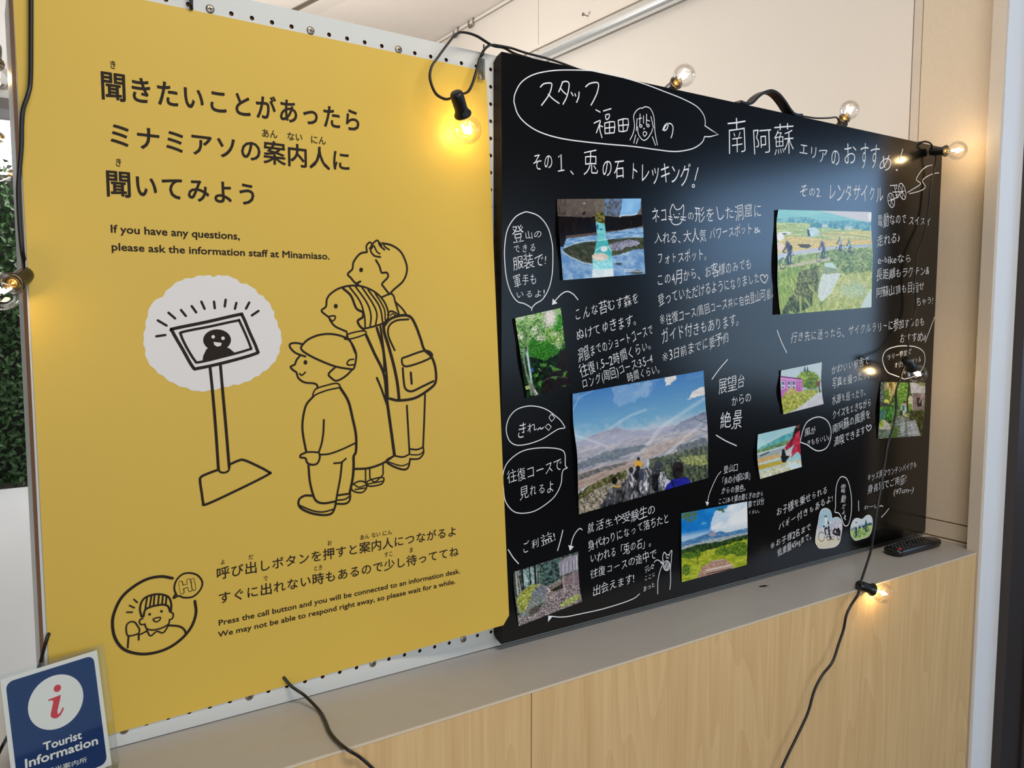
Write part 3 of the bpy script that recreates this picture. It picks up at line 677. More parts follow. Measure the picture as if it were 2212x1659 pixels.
# heading
D(T1, [(205, 490), (215, 420), (270, 320), (380, 250), (550, 215), (750, 210), (950, 222), (1150, 270), (1350, 330), (1550, 405), (1700, 465), (1820, 530), (1880, 600), (1898, 660), (1896, 705)], 2.6)
D(T1, [(1896, 703), (1950, 740), (2015, 780), (1940, 800), (1893, 800)], 2.6, n=1)
D(T1, [(1893, 798), (1870, 850), (1800, 900), (1700, 925), (1600, 930), (1450, 912), (1250, 885), (950, 858), (650, 820), (450, 765), (320, 690), (240, 600), (205, 490)], 2.8)
for pts in ([(440, 360), (470, 332), (530, 325), (540, 350), (515, 430), (450, 522)], [(510, 425), (550, 465), (605, 505)], [(635, 318), (620, 360), (602, 402)], [(632, 318), (665, 310), (692, 325), (690, 380), (672, 450), (640, 512)], [(618, 372), (640, 400), (668, 425)],
            [(712, 408), (728, 436)], [(745, 420), (752, 440)], [(782, 405), (778, 450), (760, 495)], [(840, 358), (880, 328), (950, 325), (945, 400), (915, 470), (888, 520)]): D(T1, pts, 3.2)
for pts in ([(930, 562), (968, 582)], [(998, 572), (1065, 552)], [(915, 680), (970, 655), (962, 690), (935, 765)], [(960, 690), (968, 750), (985, 808)], [(965, 700), (990, 712)],
            [(1015, 608), (1050, 600), (1045, 635), (1022, 648), (1015, 610)], [(1008, 680), (1012, 772)], [(1008, 680), (1095, 668), (1092, 765)], [(1012, 772), (1092, 765)], [(1050, 672), (1052, 768)], [(1010, 725), (1092, 715)],
            [(1128, 655), (1135, 752)], [(1128, 655), (1215, 642), (1205, 745), (1135, 752)], [(1170, 650), (1172, 748)], [(1132, 702), (1210, 694)]): D(T1, pts, 2.9, n=2)
D(T1, [(1522, 742), (1540, 700), (1570, 682), (1560, 730), (1532, 745), (1550, 700), (1585, 682), (1612, 710), (1608, 770), (1595, 810)], 2.9)
for pts in ([(1232, 828), (1260, 770), (1272, 700), (1265, 620), (1285, 575), (1320, 548), (1343, 548)], [(1345, 545), (1370, 535), (1410, 550), (1440, 610), (1450, 700), (1455, 770), (1475, 872)], [(1295, 640), (1288, 745)], [(1322, 600), (1318, 695)], [(1308, 642), (1335, 635)],
            [(1380, 600), (1377, 690)], [(1378, 652), (1405, 660)], [(1352, 615), (1352, 680)], [(1418, 622), (1440, 722)], [(1345, 768), (1362, 755), (1382, 770), (1360, 796), (1345, 768)], [(1300, 712), (1305, 770), (1330, 815), (1358, 832), (1392, 810), (1425, 755), (1430, 730)],
            [(1282, 785), (1266, 856)], [(1304, 815), (1288, 862)], [(1430, 800), (1458, 876)]): D(T1, pts, 2.2)
for c in ((1328, 706), (1392, 702)): D(T1, [(c[0] + 11 * math.cos(a), c[1] + 11 * math.sin(a)) for a in (0, 1.05, 2.1, 3.14, 4.2, 5.2)], 2.2, True, 3)
chalk.dot(T1(1357, 729), 1.6)
H(T1, 'その', (372, 1095), (565, 1082), 150, -.004); D(T1, [(600, 980), (622, 955), (626, 1100)], 2.8, n=1); D(T1, [(598, 1105), (650, 1095)], 2.8); D(T1, [(708, 1105), (730, 1132)], 2.8)
H(T1, '兎', (802, 1155), (978, 1160), 262, -.012); H(T1, 'の石', (975, 1150), (1190, 1175), 165, -.004); H(T1, 'トレッキング', (1225, 1190), (1765, 1220), 175, -.006, k=1.0)
D(T1, [(1835, 1075), (1820, 1130), (1806, 1185)], 2.8); D(T1, [(1793 + 11 * math.cos(a), 1235 + 13 * math.sin(a)) for a in (0, 1.05, 2.1, 3.14, 4.2, 5.2)], 2.4, True, 3)
chalk.build('heading_handwriting', M['marker'], bb)
H(T2, '南', (125, 485), (335, 480), 345, -.017, .02); H(T2, '阿', (362, 478), (555, 470), 236, -.012, .02); H(T2, '蘇', (555, 492), (762, 488), 290, -.014, .02)
H(T2, 'エリア', (785, 480), (1052, 560), 125, -.006, k=1.); H(T2, 'の', (1085, 580), (1172, 580), 150, -.006, k=1.); H(T2, 'お', (1195, 585), (1328, 590), 205, -.010, k=1.); H(T2, 'すす', (1345, 612), (1532, 615), 235, -.010, k=1.); H(T2, 'め', (1525, 632), (1648, 640), 165, -.006, k=1.)
D(T2, [(1745, 435), (1730, 485), (1714, 536)], 2.8); chalk.dot(T2(1690, 626), 2)
H(T2, 'その2.', (795, 872), (1000, 888), 115, -.002); H(T2, 'レンタサイクル', (1058, 900), (1565, 915), 150, -.004, k=1.)
# bicycle
for cx, cy, rx, ry, an in ((1638, 905, 30, 66, .15), (1740, 823, 30, 76, .22)):
    pts = [(cx + rx * math.cos(a) * math.cos(an) - ry * math.sin(a) * math.sin(an) * -1, cy + rx * math.cos(a) * math.sin(an) * -1 + ry * math.sin(a) * math.cos(an)) for a in [6.2832 * i / 12 for i in range(12)]]
    D(T2, pts, 2.0, True, 3)
    for i in (0, 2, 4): D(T2, [pts[i], pts[i + 6]], 1.3, n=1)
for pts in ([(1628, 770), (1692, 765)], [(1668, 770), (1690, 880)], [(1692, 760), (1686, 800)], [(1650, 830), (1745, 825)], [(1638, 900), (1690, 880)], [(1690, 880), (1742, 822)], [(1680, 860), (1700, 850), (1705, 875), (1685, 885)]): D(T2, pts, 2.0, n=1)
D(C4, [(235, 1610), (400, 1510), (560, 1410), (565, 1360), (480, 1300), (480, 1230), (600, 1050), (740, 940), (870, 905)], 1.8)
D(C4, [(290, 1640), (500, 1590), (640, 1530), (700, 1460), (670, 1400), (630, 1330), (650, 1270), (760, 1190), (900, 1130), (1045, 1105)], 1.8)
chalk.build('title_handwriting', M['marker'], bb)
# left bubbles and text
D(T3, [(260, 945), (262, 922), (290, 890), (350, 850), (400, 760), (425, 650), (431, 520), (425, 400), (390, 270), (320, 180), (235, 145), (190, 148), (120, 190), (60, 290), (38, 430), (40, 560), (55, 690), (90, 800), (140, 870), (200, 890), (250, 920), (258, 945)], 2.6)
H(T3, '登', (108, 390), (200, 378), 125); H(T3, '山の', (205, 362), (345, 352), 62)
for t, a, b, h in (('できる', (108, 482), (300, 468), 72), ('服装で!', (110, 610), (385, 580), 100), ('軍手も', (112, 755), (308, 728), 92), ('いるよ!', (128, 850), (370, 832), 66)): H(T3, t, a, b, h)
D(T3, [(635, 858), (600, 815), (550, 790), (500, 812), (450, 865)], 2.6); tri(T3, [(424, 900), (430, 848), (468, 886)])
for t, a, b, h in (('こんな苔むす森を', (605, 1035), (1140, 880), 100), ('ぬけてゆきます。', (625, 1192), (1150, 1052), 98), ('洞窟までのショートコースで', (638, 1362), (1255, 1142), 100), ('往復1.5~2時間くらい。', (662, 1492), (1270, 1250), 98), ('ロング(周回)コース:3.5~4', (672, 1592), (1248, 1372), 92), ('時間くらい。', (1042, 1530), (1330, 1440), 76)): H(T3, t, a, b, h)
chalk.build('hiking_handwriting', M['marker'], bb)
H(T4, 'ネコ', (72, 230), (200, 218), 118, k=1.); H(T4, 'の', (360, 212), (415, 208), 72, k=1.); H(T4, '形をした洞窟に', (422, 225), (968, 188), 118)
for pts in ([(222, 180), (217, 140), (225, 110), (240, 80), (265, 122), (300, 116), (325, 85), (327, 130), (323, 172)], [(215, 195), (235, 235), (262, 247), (300, 235), (324, 192)], [(205, 180), (232, 186)], [(205, 201), (236, 205)], [(305, 182), (345, 186)], [(300, 200), (342, 211)], [(250, 180), (258, 192), (266, 181), (276, 192), (287, 181)]): D(T4, pts, 2.3)
for q in ((246, 165), (291, 158)): chalk.dot(T4(*q), 1.3)
for t, a, b, h in (('入れる、', (92, 400), (340, 392), 92), ('大人気', (328, 395), (518, 375), 100), ('パワースポット', (538, 372), (890, 322), 95), ('&', (900, 325), (955, 318), 66), ('フォトスポット。', (112, 575), (545, 528), 95), ('この4月から、お客様のみでも', (108, 752), (885, 608), 104), ('登っていただけるようになりました', (122, 910), (948, 722), 104),
                   ('※往復コース/周回コース共に自由登山可能。', (132, 1072), (1085, 835), 92), ('ガイド付きもあります。', (148, 1212), (815, 1058), 112), ('※3日前までに要予約', (152, 1375), (700, 1200), 95), ('展望台', (612, 1618), (832, 1568), 112)): H(T4, t, a, b, h)
D(T4, [(985, 722), (955, 690), (953, 662), (978, 655), (988, 676), (1000, 655), (1013, 668), (1005, 698)], 2.3, True)
D(T4, [(685, 1345), (620, 1420), (558, 1505)], 2.6)
H(T6, 'からの', (1975, 390), (2150, 345), 84); H(T6, '絶景', (1875, 580), (2070, 562), 142, -.004); D(T6, [(1845, 632), (1925, 680), (2018, 722)], 2.6)
chalk.build('cave_handwriting', M['marker'], bb)
for t, a, b, h in (('電動なので', (1195, 248), (1510, 212), 122), ('スイスイ', (1525, 220), (1760, 240), 95), ('走れる♪', (1192, 458), (1440, 405), 122), ('e-bikeなら', (1198, 640), (1560, 618), 98), ('長距離もラクチン&', (1182, 808), (1745, 752), 108), ('阿蘇山頂も目指せ', (1182, 992), (1695, 915), 110), ('ちゃう!', (1605, 1078), (1785, 1062), 90),
                   ('行き先に迷ったら、サイクルラリーに参加するのも', (282, 1472), (1695, 1288), 118), ('おすすめ♪', (1425, 1475), (1710, 1440), 100)): H(T5, t, a, b, h)
D(T5, [(140, 1335), (185, 1455), (240, 1570)], 2.6); D(T5, [(1800, 1195), (1750, 1330), (1700, 1460)], 2.2)
D(T7, [(1628, 400), (1630, 385), (1690, 370), (1760, 340), (1820, 270), (1845, 190), (1830, 100), (1760, 50), (1660, 35), (1540, 42), (1440, 80), (1400, 150), (1405, 220), (1450, 310), (1540, 350), (1615, 380), (1628, 400)], 2.3)
H(T7, 'ラリー参加で', (1442, 195), (1705, 122), 66); H(T7, 'オリジナルボトル', (1525, 275), (1805, 200), 62); H(T7, 'もらえる', (1615, 335), (1760, 305), 42)
for t, a, b, h in (('かわいい駅舎で', (858, 338), (1260, 228), 92), ('写真を撮ったり、', (862, 482), (1290, 368), 96), ('水源を巡ったり、', (862, 660), (1250, 552), 96), ('クイズをときながら', (868, 810), (1280, 672), 94), ('南阿蘇の風景を', (872, 958), (1275, 790), 98), ('満喫できます', (885, 1098), (1220, 965), 94),
                   ('風が', (575, 985), (700, 955), 78), ('きもちいい♪', (598, 1098), (840, 1030), 72)): H(T7, t, a, b, h)
D(T7, [(1250, 930), (1228, 900), (1233, 870), (1250, 888), (1265, 868), (1281, 890)], 2.2, True)
D(T7, [(600, 1075), (680, 1130), (740, 1140), (810, 1105), (850, 1010), (850, 900), (810, 820), (740, 785), (670, 795), (600, 840), (560, 920), (540, 1000), (527, 1048)], 2.5); D(T7, [(527, 1048), (602, 1076)], 2.5)
chalk.build('cycling_handwriting', M['marker'], bb)
for t, a, b, h in (('キッズ用マウンテンバイクも', (1208, 312), (1765, 158), 84), ('身長別でご用意!', (1212, 450), (1650, 318), 92), ('(97cm~)', (1502, 470), (1730, 432), 78), ('お子様を乗せられる', (192, 705), (770, 440), 96), ('バギー付きもあるよ!', (218, 868), (830, 530), 92), ('※お子様2名まで', (122, 1078), (585, 850), 84), ('総重量45kgまで。', (208, 1155), (615, 935), 84), ('わーい', (1168, 632), (1335, 612), 56)): H(C3, t, a, b, h)
D(C3, [(845, 655), (895, 670), (925, 730), (945, 790), (970, 810), (1000, 790), (1025, 700), (1035, 550), (1020, 400), (985, 290), (940, 258), (900, 275), (865, 360), (855, 500), (855, 590), (845, 655)], 2.2)
for t, x, y, w_, h in (('電', 905, 442, 62, 98), ('動', 910, 548, 60, 84), ('だ', 922, 618, 46, 56), ('よ', 918, 682, 50, 52)): H(C3, t, (x, y), (x + w_, y - 4), h)
D(C3, [(955, 688), (968, 705), (950, 715), (968, 740)], 2.0); D(C3, [(1112, 527), (1113, 585), (1115, 640)], 2.2); D(C3, [(1348, 592), (1362, 582), (1385, 590)], 2.0); D(C3, [(1452, 615), (1412, 665), (1369, 712)], 2.2)
chalk.build('family_handwriting', M['marker'], bb)
D(T6, [(558, 570), (500, 580), (440, 615), (360, 665), (250, 705), (150, 718), (90, 690), (60, 630), (55, 560), (80, 480), (140, 415), (230, 385), (320, 388), (400, 415), (470, 465), (520, 510), (558, 570)], 2.4)
H(T6, 'き', (140, 665), (230, 655), 145); H(T6, 'れ', (228, 620), (322, 605), 95); D(T6, [(322, 588), (342, 568), (352, 580), (372, 566)], 2.5)
for q in ([(440, 450), (468, 485), (440, 516), (418, 482)], [(412, 535), (438, 560), (415, 592), (385, 560)]): D(T6, q + [q[0]], 2.0, n=1)
D(T6, [(578, 912), (545, 925), (530, 960), (520, 1050), (470, 1150), (380, 1230), (280, 1285), (170, 1298), (100, 1270), (45, 1190), (30, 1080), (25, 980), (50, 890), (110, 820), (200, 765), (320, 742), (450, 742), (530, 760), (555, 800), (558, 890), (578, 912)], 2.4)
H(T6, '往復コースで', (66, 1046), (535, 930), 112, -.010); H(T6, '見れるよ', (170, 1182), (470, 1108), 102, -.010)
chalk.build('view_handwriting', M['marker'], bb)
for t, a, b, h in (('登山口', (948, 222), (1112, 190), 86), ('「鳥の小塚公園」', (905, 365), (1275, 268), 84), ('からの景色。', (918, 455), (1225, 412), 78), ('ここ(あそ望の郷くぎの)から', (888, 572), (1395, 480), 72), ('車で15分', (1222, 610), (1405, 565), 78), ('くらい。', (1222, 682), (1375, 662), 46)): H(C2, t, a, b, h)
D(C2, [(920, 200), (880, 250), (830, 350), (790, 450), (768, 545)], 1.8); tri(C2, [(745, 535), (787, 545), (765, 587)])
for t, a, b, h in (('就活生や受験生の', (1012, 422), (1870, 175), 140), ('身代わりになって落ちたと', (1032, 635), (2040, 268), 130), ('いわれる「兎の石」。', (1055, 785), (1860, 555), 120), ('往復コースの途中で', (1062, 985), (1880, 718), 125), ('出会えます!', (1088, 1185), (1610, 1020), 125), ('元々', (1735, 908), (1858, 858), 84), ('ここに', (1728, 1005), (1870, 940), 60), ('あった', (1712, 1142), (1865, 1075), 72),
                   ('ご', (220, 675), (318, 640), 150), ('利', (328, 612), (440, 580), 120), ('益!', (455, 565), (640, 500), 130)): H(C1, t, a, b, h)
D(C1, [(720, 375), (690, 500), (655, 625)], 2.6); D(C1, [(45, 615), (105, 710), (172, 787)], 2.6)
D(C1, [(958, 370), (930, 352), (880, 400), (840, 480), (818, 575)], 2.4); tri(C1, [(788, 558), (856, 575), (808, 630)])
for pts in ([(1955, 745), (1955, 690), (1975, 645), (2000, 675), (2035, 672), (2055, 630), (2068, 632), (2062, 700), (2060, 745)], [(1960, 745), (1955, 790), (1920, 880), (1895, 1000), (1893, 1160)], [(2060, 745), (2050, 850), (2052, 1000), (2042, 1105)], [(2003 + 40 * math.cos(a), 812 + 60 * math.sin(a)) for a in [.52 * i for i in range(13)]],
            [(1972, 830), (2000, 770)], [(1978, 852), (2018, 765)], [(1992, 866), (2032, 780)], [(2008, 866), (2040, 800)], [(2000, 712), (2008, 722), (2016, 712), (2026, 720)], [(1848, 770), (1880, 742), (1915, 752), (1935, 772)]): D(C1, pts, 2.0)
for q in ((1997, 697), (2035, 690)): chalk.dot(C1(*q), 1.1)
tri(C1, [(1925, 782), (1945, 755), (1952, 790)])
D(C1, [(1668, 1160), (1600, 1215), (1450, 1275), (1200, 1350), (950, 1405), (780, 1440), (680, 1447), (595, 1440)], 2.2); tri(C1, [(540, 1430), (597, 1432), (538, 1508)])
chalk.build('rabbit_stone_handwriting', M['marker'], bb)
# ================================================================== PHOTO PRINTS (flat prints painted from noise and shapes)
def vnoise(x, y, seed):
    xi, yi = np.floor(x).astype(np.int64), np.floor(y).astype(np.int64); fx, fy = x - xi, y - yi
    fx, fy = fx * fx * (3 - 2 * fx), fy * fy * (3 - 2 * fy)
    def h(a, b):
        n = (a * 374761393 + b * 668265263 + seed * 1442695) & 0xffffffff
        n = ((n ^ (n >> 13)) * 1274126177) & 0xffffffff
        return ((n ^ (n >> 16)) & 0xffff) / 65535.0
    return (h(xi, yi) * (1 - fx) + h(xi + 1, yi) * fx) * (1 - fy) + (h(xi, yi + 1) * (1 - fx) + h(xi + 1, yi + 1) * fx) * fy
class Paint:
    def __init__(s, x, y, h=0): s.x, s.y, s.h = x, y, h; s.c = np.zeros((len(x), 3)); s.sd = 1
    def n(s, sx, sy=None, seed=0, oc=3, rot=0.0):
        sy = sy or sx; x, y = s.x, s.y
        if rot: x, y = x * math.cos(rot) + y * math.sin(rot), -x * math.sin(rot) + y * math.cos(rot)
        o = 0; a = 1; t = 0
        for k in range(oc): o = o + a * vnoise(x / sx * 2 ** k + 31 * k, y / sy * 2 ** k + 17 * k, seed + k); t += a; a *= .55
        return o / t
    def poly(s, pts, rag=0, rs=30):
        s.sd += 3; x, y = s.x, s.y
        if rag: x = x + (s.n(rs, seed=s.sd) - .5) * 2 * rag; y = y + (s.n(rs, seed=s.sd + 50) - .5) * 2 * rag
        o = 0; S4 = ((-.3, -.12), (.12, -.3), (.3, .12), (-.12, .3)) if s.h else ((0, 0),)
        for dx, dy in S4:
            X, Y = x + dx * s.h, y + dy * s.h; m = np.zeros(len(x), bool); j = len(pts) - 1
            for i in range(len(pts)):
                (x0, y0), (x1, y1) = pts[i], pts[j]
                if y0 != y1: m ^= ((y0 > Y) != (y1 > Y)) & (X < (x1 - x0) * (Y - y0) / (y1 - y0) + x0)
                j = i
            o = o + m
        return o / len(S4)
    def put(s, m, a, b=None, nz=None, k=1.0):
        if isinstance(m, list): m = s.poly(m)
        m = np.clip(m * k, 0, 1)[:, None]; a = np.array(a, float)
        if b is not None: t = np.clip((nz - .5) * 2.2 + .5, 0, 1)[:, None]; a = a * (1 - t) + np.array(b, float) * t
        s.c = s.c * (1 - m) + a * m
    def line(s, pts, w, a, soft=.6):
        d = np.full(len(s.x), 1e9)
        for (x0, y0), (x1, y1) in zip(pts[:-1], pts[1:]):
            L2 = (x1 - x0) ** 2 + (y1 - y0) ** 2 + 1e-9; t = np.clip(((s.x - x0) * (x1 - x0) + (s.y - y0) * (y1 - y0)) / L2, 0, 1)
            d = np.minimum(d, np.hypot(s.x - x0 - t * (x1 - x0), s.y - y0 - t * (y1 - y0)))
        s.put(np.clip((w / 2 - d) / (w * soft) + .5, 0, 1), a)
    def ell(s, cx, cy, rx, ry, rag=0, rs=25, soft=.15):
        d = np.hypot((s.x - cx) / rx, (s.y - cy) / ry)
        if rag: d = d + (s.n(rs, seed=int(cx) % 91) - .5) * rag
        return np.clip((1 - d) / soft + .5, 0, 1)
    def ring(s, cx, cy, rx, ry, w, a):
        d = abs(np.hypot((s.x - cx) / rx, (s.y - cy) / ry) - 1) * min(rx, ry); s.put(np.clip(1.3 - d / w, 0, 1), a)
    def grad(s, y0, y1): return np.clip((s.y - y0) / (y1 - y0), 0, 1)

def p_cave(p):
    n = p.n
    p.put(np.ones(len(p.x)), (82, 74, 70), (112, 100, 92), n(260, 200, 1))
    p.put([(60, 60), (240, 60), (240, 380), (60, 380)], (50, 44, 42), (96, 86, 78), n(26, 90, 2), .7)
    p.put([(940, 60), (1300, 60), (1240, 390), (940, 390)], (72, 70, 76), (104, 134, 170), n(40, 34, 3) * .9 + p.grad(500, 0) * .12)
    p.put(p.poly([(1270, 60), (1620, 60), (1600, 260), (1540, 370), (1260, 390), (1210, 425), (1250, 250)], 12), (108, 166, 216), (140, 190, 230), n(200, seed=5))
    p.line([(1210, 420), (1270, 382), (1480, 378), (1545, 350)], 16, (206, 222, 240))
    p.put(p.poly([(600, 310), (570, 380), (530, 360), (560, 320)], 6), (20, 16, 14)); p.put(p.ell(570, 165, 30, 14), (150, 146, 142)); p.put(p.ell(425, 340, 14, 8), (150, 146, 142))
    p.put(p.poly([(60, 400), (400, 410), (640, 425), (900, 385), (1230, 420), (1640, 365), (1640, 580), (1250, 650), (960, 680), (780, 700), (240, 760), (230, 830), (190, 960), (120, 960)], 14), (10, 7, 8), (22, 16, 15), n(60, 160, 6))
    p.line([(330, 470), (380, 600), (405, 720)], 9, (46, 38, 32)); p.line([(1420, 480), (1435, 560)], 14, (40, 34, 28))
    p.put(p.poly([(250, 760), (780, 705), (1240, 655), (1240, 700), (800, 745), (260, 790)], 8), (100, 84, 78), (70, 60, 56), n(40, seed=9))
    p.put(p.poly([(190, 960), (240, 810), (780, 750), (1300, 650), (1700, 590), (1700, 1500), (1600, 1600), (100, 1600), (120, 960)], 14), (84, 132, 184), (170, 200, 226), n(110, 30, 11, 4, -.12))
    p.put(p.poly([(130, 960), (700, 1290), (1150, 1180), (1700, 1010), (1700, 1600), (100, 1600)], 12), (96, 140, 190), (150, 184, 214), n(90, 60, 12, 4, .5))
    p.put(p.poly([(180, 1000), (360, 920), (600, 870), (1000, 830), (1300, 800), (1700, 790), (1700, 1000), (1500, 1010), (1200, 1110), (1080, 1130), (720, 1270), (560, 1240), (330, 1140), (210, 1080)], 14), (42, 48, 34), (78, 84, 62), n(70, 50, 13, 4, .5))
    p.line([(200, 985), (360, 915), (560, 868), (780, 850)], 14, (176, 196, 206)); p.line([(190, 1060), (330, 1160), (560, 1260), (720, 1285)], 18, (178, 190, 190))
    p.put(p.poly([(1010, 930), (1200, 870), (1420, 830), (1560, 850), (1600, 900), (1540, 950), (1340, 960), (1240, 1030), (1080, 1030)], 16), (96, 98, 120), (170, 172, 192), n(22, seed=15))
    # bright column: opening and sea
    p.put([(765, 80), (940, 80), (945, 520), (780, 510)], (92, 88, 80), (118, 112, 98), n(24, seed=17), .8)
    p.put(p.poly([(770, 330), (940, 330), (950, 545), (780, 520)], 10), (40, 40, 12), (150, 142, 72), n(22, seed=18))
    p.put([(782, 500), (950, 545), (965, 700), (975, 820), (1010, 910), (1075, 1050), (1090, 1300), (1110, 1510), (715, 1530), (730, 1290), (716, 1150), (760, 1060), (790, 900), (815, 800), (795, 640)], (104, 190, 196), (124, 204, 208), n(60, seed=19))
    p.put([(800, 860), (1000, 840), (1020, 930), (1070, 1080), (1075, 1140), (780, 1060), (788, 900)], (60, 166, 170), (84, 184, 188), n(50, 14, 21))
    p.put(p.ell(815, 600, 22, 50), (40, 130, 170)); p.put(p.ell(880, 640, 34, 16), (30, 120, 160)); p.put(p.ell(810, 570, 14, 12), (26, 90, 130))
    p.line([(800, 690), (970, 690)], 10, (150, 214, 214)); p.line([(800, 760), (985, 755)], 8, (96, 170, 184)); p.line([(830, 850), (990, 830)], 14, (180, 230, 230))
    p.put(p.ell(935, 1000, 62, 55, .3), (214, 224, 226)); p.line([(790, 1030), (870, 970), (1010, 960), (1075, 1040)], 14, (190, 226, 228))
    p.put(p.ell(860, 1145, 150, 68, .2), (196, 190, 176), (220, 210, 196), n(90, seed=22)); p.line([(725, 1210), (850, 1240), (1010, 1190)], 10, (220, 226, 224))
    p.put([(725, 1270), (1085, 1200), (1100, 1370), (730, 1390)], (110, 204, 220), (190, 232, 236), n(60, 30, 23, 4, .6))
    p.put([(722, 1385), (1102, 1360), (1115, 1520), (715, 1535)], (196, 220, 232), (222, 232, 236), n(80, seed=24))
    p.put(p.ell(1200, 1275, 60, 22, .5), (60, 76, 84)); p.put(p.ell(1530, 1430, 110, 40, .8), (80, 92, 96))
    for y in (1385, 1415):
        for i in range(14 if y > 1400 else 9): p.put([(1302 + i * 24, y - 9), (1318 + i * 24, y - 10), (1318 + i * 24, y + 6), (1302 + i * 24, y + 8)], (222, 230, 236))
def p_forest(p):
    n = p.n; g = p.grad(200, 1600)
    p.put(np.ones(len(p.x)), (26, 70, 26), (150, 190, 120), n(20, seed=1, oc=4) + .20 - g * .7)
    p.put(p.ell(560, 800, 330, 230, .3), (14, 84, 16), (70, 140, 40), n(12, seed=3), .85)
    p.put(p.poly([(560, 450), (900, 380), (880, 700), (740, 720), (600, 640)], 40), (40, 110, 30), (190, 204, 120), n(14, seed=5), .9)
    p.put(p.ell(790, 330, 80, 150, .4), (30, 120, 20), (60, 140, 40), n(24, seed=6))
    for cx, cy, rx, ry in ((730, 530, 62, 42), (505, 600, 90, 60), (400, 470, 60, 90), (350, 220, 60, 60), (150, 240, 90, 60), (150, 560, 60, 60), (800, 720, 50, 60), (800, 620, 30, 30)): p.put(p.ell(cx, cy, rx, ry, 1.0, 22, .5) * (n(11, seed=8) > .48), (206, 214, 186))
    d = np.hypot((p.x - 655) / 130, (p.y - 240) / 175); p.put(np.clip(1.35 - d + (n(60, seed=4) - .5) * .3, 0, 1), (222, 214, 210))
    p.put(p.poly([(290, 900), (560, 980), (760, 900), (830, 800), (940, 740), (1040, 1420), (260, 1640), (190, 1200), (160, 950)], 30), (8, 12, 8), (26, 62, 28), n(40, seed=10, oc=4))
    p.put(p.poly([(830, 830), (950, 760), (1030, 1400), (520, 1560), (560, 1300), (760, 1120)], 25), (14, 9, 10), (34, 22, 20), n(50, seed=12))
    for q in ([(480, 1030), (600, 1020), (560, 1100), (490, 1080)], [(640, 1040), (760, 1110), (880, 1140), (700, 1160)], [(860, 1260), (900, 1170), (960, 1160), (920, 1240)], [(440, 1360), (520, 1300), (500, 1440)], [(660, 1270), (780, 1230), (760, 1300)], [(840, 1420), (930, 1395), (920, 1420)], [(370, 1220), (460, 1190), (400, 1300)]): p.put(p.poly(q, 22, 18), (24, 90, 28), (110, 160, 70), n(12, seed=13))
    p.line([(510, 1360), (600, 1290), (720, 1250), (950, 1270)], 7, (96, 104, 80)); p.line([(700, 490), (880, 452)], 7, (24, 34, 18)); p.line([(460, 1110), (500, 1160)], 10, (150, 160, 140)); p.put(p.ell(355, 1140, 22, 40, .4), (40, 96, 150))
    for pts, w_, c_ in (([(215, 400), (240, 700), (232, 830)], 50, (86, 120, 70)), ([(300, 480), (270, 720), (262, 860)], 40, (120, 156, 96)), ([(200, 780), (215, 1000), (250, 1180), (300, 1350), (340, 1560)], 34, (118, 140, 110)),
                    ([(258, 780), (285, 980), (320, 1200), (345, 1400), (410, 1560)], 40, (150, 184, 176)), ([(268, 850), (300, 1050), (335, 1280)], 16, (196, 220, 214)), ([(345, 1400), (370, 1480), (430, 1560)], 60, (120, 120, 116)), ([(395, 1480), (435, 1550)], 18, (226, 226, 226))): p.line(pts, w_, c_)
    p.put(p.poly([(225, 740), (262, 760), (250, 860)], 6), (16, 24, 14)); p.put(p.ell(275, 1440, 46, 34, .6), (170, 196, 120))
